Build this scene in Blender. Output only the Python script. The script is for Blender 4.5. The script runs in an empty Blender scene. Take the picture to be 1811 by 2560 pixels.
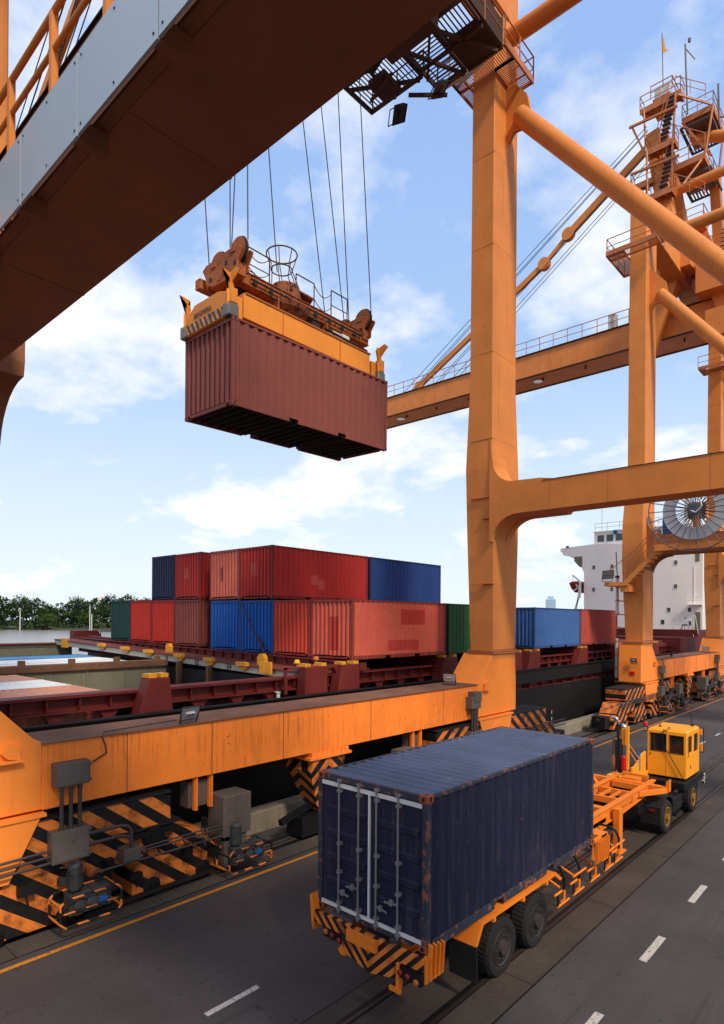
import bpy, math, random
from mathutils import Vector, Matrix
random.seed(7)
R=math.radians
sc=bpy.context.scene
COL=sc.collection
# ------------------------------------------------------------------ materials
def lin(h):
    if isinstance(h,(tuple,list)): return tuple(h)+((1.0,) if len(h)==3 else ())
    h=h.lstrip('#'); v=[int(h[i:i+2],16)/255 for i in (0,2,4)]
    return tuple((x/12.92 if x<=.04045 else ((x+.055)/1.055)**2.4) for x in v)+(1.0,)
class NT:
    def __init__(s,nt): s.nt=nt
    def n(s,t,**k):
        o=s.nt.nodes.new('ShaderNode'+t)
        for a,b in k.items():
            if a.startswith('i_'):
                key=a[2:]; key=int(key) if key.isdigit() else key.replace('_',' ')
                v=b
                if isinstance(v,bpy.types.NodeSocket): s.nt.links.new(v,o.inputs[key])
                else: o.inputs[key].default_value=v
            else: setattr(o,a,b)
        return o
    def l(s,a,b): s.nt.links.new(a,b)
    def math(s,op,a,b=0.0,c=None,clamp=False):
        o=s.n('Math',operation=op,use_clamp=clamp)
        for i,v in enumerate((a,b,c)):
            if v is None: continue
            if isinstance(v,bpy.types.NodeSocket): s.l(v,o.inputs[i])
            else: o.inputs[i].default_value=v
        return o.outputs[0]
    def ramp(s,f,a,b,ca=(0,0,0,1),cb=(1,1,1,1)):
        o=s.n('ValToRGB'); e=o.color_ramp.elements
        e[0].position=a;e[1].position=b;e[0].color=ca;e[1].color=cb
        s.l(f,o.inputs[0]); return o.outputs[0]
    def mix(s,f,a,b,bt='MIX'):
        o=s.n('Mix',data_type='RGBA',blend_type=bt)
        for k,v in ((0,f),(6,a),(7,b)):
            if isinstance(v,bpy.types.NodeSocket): s.l(v,o.inputs[k])
            else: o.inputs[k].default_value=v
        return o.outputs[2]
    def noise(s,vec,scale,detail=4,rough=.55,dist=0):
        o=s.n('TexNoise'); o.inputs['Scale'].default_value=scale;o.inputs['Detail'].default_value=detail
        o.inputs['Roughness'].default_value=rough;o.inputs['Distortion'].default_value=dist
        s.l(vec,o.inputs['Vector']); return o.outputs[0]
    def mapping(s,vec,scale=(1,1,1),loc=(0,0,0),rot=(0,0,0)):
        o=s.n('Mapping'); o.inputs['Scale'].default_value=scale;o.inputs['Location'].default_value=loc;o.inputs['Rotation'].default_value=rot
        s.l(vec,o.inputs['Vector']); return o.outputs[0]
MATS={}
NOSPLIT={'weld_seams','panel_bolts','casting_holes','wound_cable','crown','fronds','rail_groove','side_wall','underframe','roof','end_wall','stay_ropes','trunk','door','draft_ticks','leg','tower_cabin','helmet'}
def newmat(name):
    m=bpy.data.materials.new(name); m.use_nodes=True
    nt=m.node_tree; nt.nodes.clear(); t=NT(nt)
    out=t.n('OutputMaterial'); b=t.n('BsdfPrincipled'); t.l(b.outputs[0],out.inputs[0])
    MATS[name]=m
    return m,t,b
def paint(name,col,rough=.5,rust=.0,rustcol='#5a2c17',streak=0.0,streakcol='#2a1c14',var=.18,bump=.15,metal=0.0,rscale=5.0,patches=(),fade=None,seed=True,sdens=(5,5,.22)):
    m,t,b=newmat(name)
    tc=t.n('TexCoord'); v=tc.outputs['Object']
    if seed:
        oi=t.n('ObjectInfo'); o=t.n('VectorMath',operation='ADD')
        cx=t.n('CombineXYZ'); mm=t.math('MULTIPLY',oi.outputs['Random'],37.0)
        t.l(mm,cx.inputs[0]);t.l(mm,cx.inputs[1]);t.l(mm,cx.inputs[2])
        t.l(v,o.inputs[0]);t.l(cx.outputs[0],o.inputs[1]); w=o.outputs[0]
    else: w=v
    base=lin(col)
    n1=t.noise(w,.9,6,.6)
    dark=tuple(x*(1-var) for x in base[:3])+(1,); lite=tuple(min(1,x*(1+var)+.004*var) for x in base[:3])+(1,)
    c=t.mix(t.ramp(n1,.3,.7),dark,lite)
    for p in patches:   # repainted rectangles: (axis, lo, hi, lo2, hi2, colour)
        ax,a0,a1,z0,z1,pc=p
        sx=t.n('SeparateXYZ'); t.l(v,sx.inputs[0])
        a=sx.outputs[ax]; z=sx.outputs[2]
        f=t.math('MULTIPLY',t.math('MULTIPLY',t.math('GREATER_THAN',a,a0),t.math('LESS_THAN',a,a1)),t.math('MULTIPLY',t.math('GREATER_THAN',z,z0),t.math('LESS_THAN',z,z1)))
        if ax==1: f=t.math('MULTIPLY',f,t.math('GREATER_THAN',sx.outputs[0],1.1))
        else: f=t.math('MULTIPLY',f,t.math('LESS_THAN',sx.outputs[1],.12))
        c=t.mix(t.math('MULTIPLY',f,.85),c,lin(pc))
    if streak>0:
        s1=t.noise(t.mapping(w,sdens),2.2,6,.65)
        s2=t.noise(w,1.1,3)
        f=t.math('MULTIPLY',t.ramp(s1,.5,.78),t.math('MULTIPLY',t.ramp(s2,.35,.7),streak))
        c=t.mix(f,c,lin(streakcol))
        s3=t.noise(t.mapping(w,(13,13,1.3)),3.0,3,.6)
        c=t.mix(t.math('MULTIPLY',t.ramp(s3,.66,.72),min(1,streak*.8)),c,lin(streakcol))
    rr=rough
    if rust>0:
        n2=t.noise(w,rscale,9,.68,.4)
        th=.70-.16*rust
        f=t.ramp(n2,th,th+.06)
        c=t.mix(f,c,lin(rustcol))
        rr=t.math('ADD',t.math('MULTIPLY',f,.3),rough,clamp=True)
    t.l(c,b.inputs['Base Color'])
    nr=t.noise(w,7,4)
    if isinstance(rr,float): r2=t.math('ADD',t.math('MULTIPLY',nr,.25),rr-.1,clamp=True)
    else: r2=t.math('ADD',t.math('MULTIPLY',nr,.2),rr,clamp=True)
    t.l(r2,b.inputs['Roughness']); b.inputs['Metallic'].default_value=metal
    b.inputs['Specular IOR Level'].default_value=.35
    if bump>0:
        bp=t.n('Bump'); bp.inputs['Strength'].default_value=bump; bp.inputs['Distance'].default_value=.02
        t.l(t.noise(w,2.3,5),bp.inputs['Height']); t.l(bp.outputs[0],b.inputs['Normal'])
    return m
def hazard(name,vec,freq,vfold=None,off=0.0,vfold2=None,ya='#d8762a',bk='#080808',duty=.5):
    # slanting black and orange paint bands; vfold=(axis,centre) folds them into chevrons
    m,t,b=newmat(name)
    tc=t.n('TexCoord'); sx=t.n('SeparateXYZ'); t.l(tc.outputs['Object'],sx.inputs[0])
    cs=[sx.outputs[0],sx.outputs[1],sx.outputs[2]]
    if vfold is not None:
        ax,cen=vfold; cs[ax]=t.math('ABSOLUTE',t.math('SUBTRACT',cs[ax],cen))
    if vfold2 is not None:
        ax,cen=vfold2; cs[ax]=t.math('ABSOLUTE',t.math('SUBTRACT',cs[ax],cen))
    s=t.math('ADD',t.math('ADD',t.math('MULTIPLY',cs[0],vec[0]),t.math('MULTIPLY',cs[1],vec[1])),t.math('MULTIPLY',cs[2],vec[2]))
    f=t.math('FRACT',t.math('ADD',t.math('MULTIPLY',s,freq),100+off))
    g=t.math('GREATER_THAN',f,duty)
    n=t.noise(tc.outputs['Object'],3.0,6)
    c=t.mix(g,lin(ya),lin(bk))
    c=t.mix(t.ramp(n,.46,.72),c,lin('#21140e'))
    t.l(c,b.inputs['Base Color']); b.inputs['Roughness'].default_value=.55
    return m
O1='#b5622a'; 
m_leg=paint('crane_paint',"#d27f38",.5,rust=.16,rustcol='#8a4a24',streak=.4,streakcol='#6e3519',var=.10,bump=.06,rscale=1.6)
m_boom=paint('crane_boom_paint',"#d27d3a",.5,rust=.15,rustcol='#7a2f14',streak=.55,streakcol='#7d2f16',var=.12,bump=.06,rscale=1.2)
m_soffit=paint('weathered_crane_paint','#8c5838',.6,rust=.2,rustcol='#7a3c22',streak=.1,var=.2,bump=.08,rscale=.8)  # darker brown crane paint for the near portal beam and walkway
m_sill=paint('sill_paint','#f5822c',.5,rust=.32,rustcol='#5a3018',streak=1.0,streakcol='#5c2e14',var=.10,bump=.05,rscale=3.5)  # crane orange, with the brighter light low down put into its colour
m_silltop=paint('sill_top_grime','#6e4a38',.8,rust=.5,rustcol='#2a1a16',var=.3,bump=.3)
m_base=paint('base_paint','#f58a32',.5,rust=.05,rustcol='#8a4a1e',streak=.25,streakcol='#8a4a20',var=.07,bump=.05,rscale=3)  # leg foot orange lifted, brightness of the lower crane put into the colour
m_plat=paint('platform_steel','#4c2c1c',.65,rust=.4,rustcol='#2e1b13',var=.3,bump=.2)
m_dark=paint('grimy_black_steel','#1a1817',.6,rust=.3,rustcol='#2a1c14',var=.4)
m_black=paint('black_iron','#0d0d0e',.55,var=.3)
m_rail=paint('handrail_paint','#b0693a',.5,var=.2,bump=0)
m_grey=paint('galvanised_box','#6a6058',.5,rust=.35,rustcol='#4a3222',streak=.5,streakcol='#3a2c22',var=.25,metal=.3)
m_panel=paint('grey_sheet_panel','#a3b0ba',.35,var=.04,bump=.02,metal=.15)
m_pipe=paint('conduit_grey','#403a38',.5,var=.2)
m_stairs=paint('stair_grating','#5c5a60',.7,var=.2)
m_whitebox=paint('white_metal','#c9c9c6',.4,var=.1)
m_glass,t,b=newmat('dark_glass'); b.inputs['Base Color'].default_value=(.012,.013,.013,1); b.inputs['Roughness'].default_value=.08
m_lamp,t,b=newmat('lamp_reflector'); b.inputs['Base Color'].default_value=(.75,.76,.72,1); b.inputs['Roughness'].default_value=.15; b.inputs['Metallic'].default_value=.8
m_cable=paint('reel_cable','#c6c6ca',.5,var=.15,bump=0)
m_spoke=paint('reel_spokes','#55585c',.45,var=.1,bump=0,metal=.4)
m_seam=paint('weld_line','#b4703a',.6,var=.1,bump=0)
m_rope,t,b=newmat('wire_rope'); b.inputs['Base Color'].default_value=(.012,.013,.015,1); b.inputs['Roughness'].default_value=.6
m_hzl=hazard('hazard_band_left',(0,.75,1.0),1.75,vfold=(1,-10.0),off=.1)
m_hzr=hazard('hazard_band_right',(0,.75,1.0),1.75,vfold=(1,10.0),off=.1)
m_chev=hazard('hazard_chevron',(.9,.9,1.0),1.9,vfold=(1,-.1),vfold2=(0,-.05))
m_chevx=hazard('hazard_chevron_side',(1.0,0,1.0),1.9,vfold=(0,-.45))
m_mot=paint('motor_blue_grey','#3d3f3e',.4,rust=1.1,rustcol='#241d1a',var=.3)
m_blue=paint('bright_blue','#1f5fa8',.4,var=.1)
m_cage=hazard('cage_bands',(0,1,1),2.2)
# spreader
m_spy=paint('spreader_yellow','#d98324',.45,rust=.12,rustcol='#7a4a1c',streak=.45,streakcol='#8a4c1e',var=.08,rscale=2.5)
m_spr=paint('headblock_rust_orange','#9c5428',.65,rust=.7,rustcol='#40241a',streak=.7,streakcol='#38211a',var=.25,rscale=5,sdens=(6,6,.6))
m_sps=paint('worn_steel','#77716c',.35,rust=.45,rustcol='#4a3020',metal=.7,var=.3)
m_sph=hazard('spreader_bands',(1.0,0,.55),4.6,ya='#d98a30',bk='#26211f')
m_txt,t,b=newmat('dark_lettering'); b.inputs['Base Color'].default_value=(.03,.028,.03,1)
m_wtxt,t,b=newmat('white_lettering'); b.inputs['Base Color'].default_value=(.5,.5,.5,1)
# ship
m_hull=paint('hull_black','#070708',.55,rust=.1,rustcol='#1a100d',streak=.4,streakcol='#120c0a',var=.4,bump=.3)
m_deck=paint('deck_oxide_red','#641d18',.55,rust=.15,rustcol='#3a1410',streak=.25,streakcol='#3a1010',var=.18)
m_decktop=paint('deck_top_red','#6c3028',.7,rust=.25,rustcol='#43211c',var=.2)
m_hold=paint('hold_grey_green','#74745f',.7,rust=.3,rustcol='#5f3a20',streak=.6,streakcol='#4e3a24',var=.1,rscale=2)
m_ruststeel=paint('rusty_girder','#6e4f38',.75,rust=.6,rustcol='#4a2a1c',var=.3)
m_sup=paint('superstructure_white','#f4f0ea',.5,rust=.03,rustcol='#a89080',streak=.12,streakcol='#a08a78',var=.03,bump=.03,rscale=2)
m_yel=paint('cell_guide_yellow','#d8921f',.5,rust=.6,rustcol='#5f3318',streak=.6,var=.15,rscale=6)
m_win,t,b=newmat('ship_window'); b.inputs['Base Color'].default_value=(.05,.06,.06,1); b.inputs['Roughness'].default_value=.15
m_boat=paint('lifeboat_red','#8a1f1a',.5,var=.1)
# truck
m_ty=paint('tractor_yellow','#f29c1e',.4,rust=.05,rustcol='#8a5a20',var=.05,bump=.03,rscale=3)
m_to=paint('chassis_orange','#e0791e',.5,rust=.2,rustcol='#3f2a1c',streak=.25,var=.1,rscale=3)
m_tyre=paint('tyre_rubber','#1b1a1a',.85,var=.25,bump=.3)
m_rub=paint('mudflap_rubber','#161514',.8,var=.2)
m_rim=paint('wheel_rim_yellow','#8a5f1a',.5,rust=.9,var=.2)
m_rimd=paint('wheel_rim_grimy','#3a3230',.6,rust=.3,var=.3)
m_bump=hazard('bumper_bands',(-1.0,0,1.0),4.6,vfold=(0,.12))
m_red,t,b=newmat('red_lens'); b.inputs['Base Color'].default_value=(.16,.012,.01,1); b.inputs['Roughness'].default_value=.25
m_amb,t,b=newmat('amber_lens'); b.inputs['Base Color'].default_value=(.42,.12,.03,1); b.inputs['Roughness'].default_value=.25
m_redp=paint('extinguisher_red','#c01818',.35,var=.05,bump=0)
m_chrome,t,b=newmat('chrome'); b.inputs['Base Color'].default_value=(.7,.7,.7,1); b.inputs['Metallic'].default_value=1; b.inputs['Roughness'].default_value=.2
# ------------------------------------------------------------------ mesh builder
class MB:
    def __init__(s): s.v=[];s.f=[];s.sm=[]
    def add(s,vs,fs,smooth=False):
        n=len(s.v); s.v+= [tuple(x) for x in vs]; s.f+=[[i+n for i in f] for f in fs]; s.sm+=[smooth]*len(fs); return s
    def box(s,x0,x1,y0,y1,z0,z1):
        return s.loft([(z0,x0,x1,y0,y1),(z1,x0,x1,y0,y1)])
    def loft(s,secs):   # (z,x0,x1,y0,y1) from bottom to top
        vs=[]
        for z,x0,x1,y0,y1 in secs: vs+=[(x0,y0,z),(x1,y0,z),(x1,y1,z),(x0,y1,z)]
        fs=[[3,2,1,0]]
        for i in range(len(secs)-1):
            a=4*i
            for j in range(4): k=(j+1)%4; fs.append([a+j,a+k,a+4+k,a+4+j])
        a=4*(len(secs)-1); fs.append([a,a+1,a+2,a+3])
        return s.add(vs,fs)
    def prism(s,poly,axis,a,b):   # poly in the other two axes, in order
        def P(p,t): 
            q=list(p); q.insert(axis,t); return q
        n=len(poly); vs=[P(p,a) for p in poly]+[P(p,b) for p in poly]
        fs=[list(range(n))[::-1],list(range(n,2*n))]+[[i,(i+1)%n,n+(i+1)%n,n+i] for i in range(n)]
        return s.add(vs,fs)
    def obb(s,p,q,w,h,up=(0,0,1)):   # beam from p to q, w sideways, h along up
        p=Vector(p);q=Vector(q);d=(q-p).normalized();u=Vector(up)
        sd=d.cross(u); sd=sd.normalized() if sd.length>1e-6 else Vector((1,0,0)); u=sd.cross(d)
        vs=[]
        for c in (p,q):
            for a,b in ((-1,-1),(1,-1),(1,1),(-1,1)): vs.append(c+sd*a*w/2+u*b*h/2)
        return s.add(vs,[[3,2,1,0],[4,5,6,7]]+[[i,(i+1)%4,4+(i+1)%4,4+i] for i in range(4)])
    def tube(s,p,q,r,n=10,r2=None,cap=True):
        p=Vector(p);q=Vector(q);d=(q-p).normalized();a=d.orthogonal().normalized();b=d.cross(a)
        r2=r if r2 is None else r2; vs=[]
        for c,rr in ((p,r),(q,r2)):
            for i in range(n): t=2*math.pi*i/n; vs.append(c+(a*math.cos(t)+b*math.sin(t))*rr)
        s.add(vs,[[i,(i+1)%n,n+(i+1)%n,n+i] for i in range(n)],True)
        if cap: s.add(vs,[list(range(n))[::-1],list(range(n,2*n))])
        return s
    def path(s,pts,r,n=6):
        for i in range(len(pts)-1): s.tube(pts[i],pts[i+1],r,n)
        return s
    def ring(s,c,ax,rad,r,n=32,m=6,arc=(0,2*math.pi)):
        ax=Vector(ax).normalized();a=ax.orthogonal().normalized();b=ax.cross(a);c=Vector(c);vs=[];full=abs(arc[1]-arc[0]-2*math.pi)<1e-3
        cnt=n if full else n+1
        for i in range(cnt):
            t=arc[0]+(arc[1]-arc[0])*i/n; e=a*math.cos(t)+b*math.sin(t)
            for j in range(m): p=2*math.pi*j/m; vs.append(c+e*(rad+r*math.cos(p))+ax*r*math.sin(p))
        fs=[]
        for i in range(n):
            k=(i+1)%cnt
            for j in range(m): fs.append([i*m+j,k*m+j,k*m+(j+1)%m,i*m+(j+1)%m])
        return s.add(vs,fs,True)
    def lathe(s,prof,c,ax,n=24,up=None):  # prof: (r,t) along axis
        ax=Vector(ax).normalized();a=ax.orthogonal().normalized();b=ax.cross(a);c=Vector(c);vs=[]
        for r,t in prof:
            for i in range(n): q=2*math.pi*i/n; vs.append(c+ax*t+(a*math.cos(q)+b*math.sin(q))*r)
        m=len(prof); fs=[]
        for k in range(m-1):
            for i in range(n): fs.append([k*n+i,k*n+(i+1)%n,(k+1)*n+(i+1)%n,(k+1)*n+i])
        fs.append(list(range(n))[::-1]); fs.append([(m-1)*n+i for i in range(n)])
        return s.add(vs,fs,False)
    def mirror_y(s,yc):
        n=len(s.v); s.v+=[(x,2*yc-y,z) for x,y,z in s.v]; s.f+=[[i+n for i in f][::-1] for f in s.f]; s.sm+=s.sm; return s
    def clusters(s,tol=.03):
        par=list(range(len(s.v)))
        def fd(a):
            while par[a]!=a: par[a]=par[par[a]]; a=par[a]
            return a
        for f in s.f:
            for i in f[1:]:
                a,b=fd(f[0]),fd(i)
                if a!=b: par[a]=b
        g={}
        for i in range(len(s.v)): g.setdefault(fd(i),[]).append(i)
        g=list(g.values())
        if len(g)<2 or len(g)>700: return None
        bb=[]
        for c in g:
            xs=[s.v[i] for i in c]; bb.append([min(p[k] for p in xs)-tol for k in range(3)]+[max(p[k] for p in xs)+tol for k in range(3)])
        q=list(range(len(g)))
        def fq(a):
            while q[a]!=a: q[a]=q[q[a]]; a=q[a]
            return a
        for i in range(len(g)):
            for j in range(i):
                if all(bb[i][k]<=bb[j][k+3] and bb[j][k]<=bb[i][k+3] for k in range(3)):
                    a,b=fq(i),fq(j)
                    if a!=b:q[a]=b
        r={}
        for i,c in enumerate(g): r.setdefault(fq(i),[]).extend(c)
        return list(r.values())
    def build(s,name,mat,parent=None,bevel=0,org=None,smooth=False,split=None):
        if split is None: split=parent is not None and name not in NOSPLIT
        if split:
            cs=s.clusters()
            if cs and 2<=len(cs)<=100:
                first=None
                for c in sorted(cs,key=lambda c:-len(c)):
                    ix={v:i for i,v in enumerate(sorted(c))}; m=MB(); m.v=[s.v[i] for i in sorted(c)]
                    for f,sm in zip(s.f,s.sm):
                        if f[0] in ix: m.f.append([ix[i] for i in f]); m.sm.append(sm)
                    o=m.build(name,mat,parent,bevel,org,smooth,False)
                    first=first or o
                return first
        o0=Vector(org) if org is not None else (Vector(ORG[parent.name]) if parent is not None and parent.name in ORG else Vector((0,0,0)))
        me=bpy.data.meshes.new(name)
        me.from_pydata([(Vector(v)-o0)[:] for v in s.v],[],s.f)
        import bmesh as bmm
        bm=bmm.new(); bm.from_mesh(me); bmm.ops.recalc_face_normals(bm,faces=bm.faces); bm.to_mesh(me); bm.free()
        for p,q in zip(me.polygons,s.sm): p.use_smooth=q or smooth
        me.materials.append(mat); me.update()
        o=bpy.data.objects.new(name,me); COL.objects.link(o)
        if parent is not None: o.parent=parent; ORG[o.name]=tuple(o0)
        else:
            if org is not None: o.location=org
        if bevel:
            md=o.modifiers.new('bevel','BEVEL'); md.width=bevel; md.segments=1; md.limit_method='ANGLE'; md.angle_limit=R(40)
        return o
ORG={}
def thing(name,label,cat,loc=(0,0,0),group=None,rz=0):
    o=bpy.data.objects.new(name,None); COL.objects.link(o); o.location=loc; o.rotation_euler=(0,0,rz); o.empty_display_size=.2
    o['label']=label;o['category']=cat
    if group:o['group']=group
    ORG[o.name]=tuple(loc)
    return o
def tag(o,label=None,cat=None,group=None,kind=None):
    if label:o['label']=label
    if cat:o['category']=cat
    if group:o['group']=group
    if kind:o['kind']=kind
    return o
def copy_tree(o,parent=None):
    c=o.copy(); COL.objects.link(c)
    if parent is not None: c.parent=parent
    for ch in [x for x in o.children]: copy_tree(ch,c)
    return c
def text(name,s,size,mat,parent,loc,rot,depth=.004,org=None):
    cu=bpy.data.curves.new('txt','FONT'); cu.body=s; cu.size=size; cu.extrude=depth; cu.align_x='CENTER'; cu.align_y='CENTER'
    tmp=bpy.data.objects.new('tmp',cu); COL.objects.link(tmp)
    dg=bpy.context.evaluated_depsgraph_get(); me=bpy.data.meshes.new_from_object(tmp.evaluated_get(dg))
    bpy.data.objects.remove(tmp)
    me.transform(Matrix.Translation(Vector(loc)-Vector(ORG.get(parent.name,(0,0,0)) if parent else (0,0,0)))@rot.to_4x4())
    me.materials.clear(); me.materials.append(mat)
    o=bpy.data.objects.new(name,me); COL.objects.link(o); o.parent=parent; ORG[o.name]=ORG.get(parent.name,(0,0,0))
    return o
ROTX=Matrix.Rotation(R(90),3,'X')                     # faces -Y
ROTPX=Matrix.Rotation(R(90),3,'Z')@ROTX               # faces +X
# ------------------------------------------------------------------ containers
CW,CL,CH=2.44,6.6,2.45
def corr(y0,y1,n,d):
    p=(y1-y0)/n; out=[]
    for i in range(n):
        a=y0+i*p; out+=[(a,0),(a+.34*p,0),(a+.5*p,-d),(a+.84*p,-d)]
    out.append((y1,0)); return out
def strip(pts3a,pts3b):
    m=MB(); n=len(pts3a); m.add(pts3a+pts3b,[[i,i+1,n+i+1,n+i] for i in range(n-1)]); return m
def make_container():
    root=thing('shipping_container','container','shipping container',(0,0,0))
    W=CW/2; z0,z1=.15,CH-.07
    for s in (-1,1):
        pr=corr(.13,CL-.13,20,.046)
        strip([(s*(W-.012+d),y,z0) for y,d in pr],[(s*(W-.012+d),y,z1) for y,d in pr]).build('side_wall',m_black,root)
    pr=corr(-W+.1,W-.1,9,.075)
    strip([(x,.02-d,z0) for x,d in pr],[(x,.02-d,z1-.03) for x,d in pr]).build('end_wall',m_black,root)
    pr=[(y,d) for y,d in corr(.3,CL-.3,24,.03)]
    m=strip([(-W+.05,y,CH-.012+d) for y,d in pr],[(W-.05,y,CH-.012+d) for y,d in pr])
    m.box(-W+.06,W-.06,.02,.30,CH-.03,CH-.008).box(-W+.06,W-.06,CL-.30,CL-.02,CH-.03,CH-.008)
    m.build('roof',m_black,root)
    f=MB()
    for s in (-1,1):
        for y in (0,CL-.12): f.box(min(s*W,s*(W-.10)),max(s*W,s*(W-.10)),y+.004,y+.116,.11,CH-.11)
        f.box(min(s*W,s*(W-.06)),max(s*W,s*(W-.06)),.16,CL-.16,CH-.07,CH-.004)
        xa,xb=min(s*W,s*(W-.05)),max(s*W,s*(W-.05))
        for a,b in ((.16,CL/2-1.22),(CL/2-.86,CL/2+.86),(CL/2+1.22,CL-.16)): f.box(xa,xb,a,b,.004,.16)
        f.box(xa,xb,CL/2-1.22,CL/2-.86,.12,.16); f.box(xa,xb,CL/2+.86,CL/2+1.22,.12,.16)
    for y in (0,CL-.08):
        f.box(-W+.1,W-.1,y+.004,y+.076,CH-.11,CH-.004); f.box(-W+.3,W-.3,y+.004,y+.076,.02,.15); f.box(-W+.16,W-.16,y+.004,y+.076,.09,.15)
    f.build('frame',m_black,root,bevel=.006)
    for s in (-1,1):
        for y in (0,CL-.17):
            for z in (0,CH-.115):
                c=MB(); h=MB()
                xa,xb=min(s*W,s*(W-.16)),max(s*W,s*(W-.16))
                c.box(xa-.003,xb+.003,y-.003,y+.173,z-.002,z+.117)
                cx=(xa+xb)/2; cy=y+.085; cz=z+.058
                def ov(fn): 
                    pts=[fn(.030*math.cos(t),.040*math.sin(t)) for t in [2*math.pi*k/12 for k in range(12)]]
                    h.add(pts,[list(range(12))])
                ye=y-.005 if y==0 else y+.175
                ov(lambda a,b:(cx+a,ye,cz+b)); xe=s*(W+.005); ov(lambda a,b:(xe,cy+a,cz+b))
                ze=z-.004 if z==0 else z+.119; ov(lambda a,b:(cx+a,cy+b*1.2,ze))
                co=c.build('corner_casting',m_black,root,bevel=.008); h.build('casting_holes',m_black,co)  # flat black discs on the casting, shade of its holes given as colour
    u=MB(); u.box(-W+.06,W-.06,.1,CL-.1,.145,.16)
    for i in range(20): y=.25+i*(CL-.5)/19; u.box(-W+.055,W-.055,y-.02,y+.02,.03,.145)
    for a in (CL/2-1.04,CL/2+1.04): u.box(-W+.06,W-.06,a-.22,a-.18,.01,.145).box(-W+.06,W-.06,a+.18,a+.22,.01,.145)
    u.build('underframe',m_dark,root)
    # doors at +Y
    for s in (-1,1):
        xa,xb=(.015,W-.11) if s>0 else (-W+.11,-.015)
        d=MB(); y=CL-.035
        d.box(xa,xb,y-.03,y,.16,CH-.12)
        for k,zz in enumerate((.55,.98,1.40,1.82)):
            d.prism([(y,zz-.07),(y,zz+.07),(y+.022,zz+.045),(y+.022,zz-.045)],0,xa+.06,xb-.12)
        do=d.build('door',m_black,root)
        r=MB(); hd=MB()
        for k,x in enumerate((xa+.28*(xb-xa) if s>0 else xa+.42*(xb-xa), xa+.78*(xb-xa) if s>0 else xa+.93*(xb-xa))):
            x={(1,0):.20,(1,1):.66,(-1,0):-.66,(-1,1):-.20}[(s,k)]
            r=MB(); r.tube((x,CL+.03,.06),(x,CL+.03,CH-.05),.017,8)
            for z in (.10,.22,.75,1.25,CH-.28,CH-.10): r.box(x-.04,x+.04,CL-.035,CL+.045,z,z+.05)
            zz=.62 if k==0 else .46
            dx=.26 if k==0 else -.26
            r.obb((x,CL+.05,zz),(x+dx,CL+.05,zz-.03),.02,.03); r.box(x+dx*.45-.03,x+dx*.45+.03,CL+.02,CL+.07,zz-.05,zz+.04)
            r.build('lock_rod',m_sps,do)
    g=MB(); y=CL+.002
    g.box(-W+.11,W-.11,y-.03,y,CH-.205,CH-.135); g.box(-W+.11,W-.11,y-.03,y,.115,.175)
    g.box(-.035,.0,y-.03,y+.004,.175,CH-.205); g.build('door_gasket',m_black,root)
    return root
proto=make_container()
for o in [proto]+list(proto.children_recursive):
    if o.type=='MESH': o.material_slots[0].link='OBJECT'
def kids(o):
    r=[]
    for c in o.children: r+=kids(c); r.append(c)
    return r
used=[False]
def container(x,y,z,mat,label,group=None,rz=0,framemat=None,castmat=None,gasket=None,roof=None,tilt=None,rod=None):
    """x,y = centre of the -Y end"""
    if framemat is None and castmat is None: framemat,castmat=FR.get(mat.name,(None,None))
    if not used[0]: o=proto; used[0]=True
    else: o=copy_tree(proto)
    o.location=(x,y,z); o.rotation_euler=tilt if tilt else (0,0,rz); o['label']=label
    if group:o['group']=group
    for c in kids(o):
        n=c.name.split('.')[0]
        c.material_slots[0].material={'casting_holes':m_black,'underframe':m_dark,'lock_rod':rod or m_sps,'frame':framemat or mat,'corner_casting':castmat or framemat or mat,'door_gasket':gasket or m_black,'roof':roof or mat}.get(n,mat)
    return o
def cpaint(n,col,**k):
    d=dict(rough=.55,rust=.35,rustcol='#4a2a1e',streak=.35,streakcol='#3a221a',var=.10,bump=.1,rscale=4,seed=False); d.update(k)
    return paint('container_'+n,col,**d)
FR={}
def fr(m,col):
    h=lin(col); f=cpaint(m.name[10:]+'_frame',tuple(x*.62 for x in h[:3]),rust=.9,rustcol='#4a2c20',rscale=6); FR[m.name]=(f,f); return m
c_brown=cpaint('maroon','#7a3c31',rust=.12,rustcol='#8a5444',streak=.12)
c_navy=cpaint('navy','#101630',rust=.24,rustcol='#6a4a40',streak=.6,streakcol='#65585a',var=.15,rscale=5,sdens=(6,6,.3))
c_navyf=cpaint('navy_frame','#27303c',rust=1.0,rustcol='#7d4a38',rscale=7)
c_cast=cpaint('rusty_castings','#8a4528',rust=.8,rustcol='#4a281c')
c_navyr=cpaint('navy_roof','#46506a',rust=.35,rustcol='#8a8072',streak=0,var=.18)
c_lred=cpaint('faded_red','#ca5a46',rust=.4,rustcol='#6b3028',streak=.5,streakcol='#7a3a30',patches=[(1,3.2,4.9,1.42,2.1,'#b02620'),(1,2.3,4.5,.3,.75,'#b4302a'),(0,-.1,.42,.35,1.75,'#a82820')])
c_red1=cpaint('bright_red','#c8452f',rust=.35,rustcol='#5f2a22',streak=.5,streakcol='#6a2c24')
c_red2=cpaint('deep_red','#ab2a24',rust=.15,streak=.12,patches=[(1,2.5,2.95,.75,1.2,'#b8544a'),(1,2.95,3.35,.55,1.0,'#b8544a'),(0,-.35,0,1.1,1.7,'#b0504a')])
c_red3=cpaint('signal_red','#be2e20',rust=.12,streak=.1)
c_blue=cpaint('royal_blue','#0b56a8',rust=.15,streak=.15,var=.1)
c_blue2=cpaint('worn_blue','#1a3f7c',rust=.35,rustcol='#5a4038',streak=.3)
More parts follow.
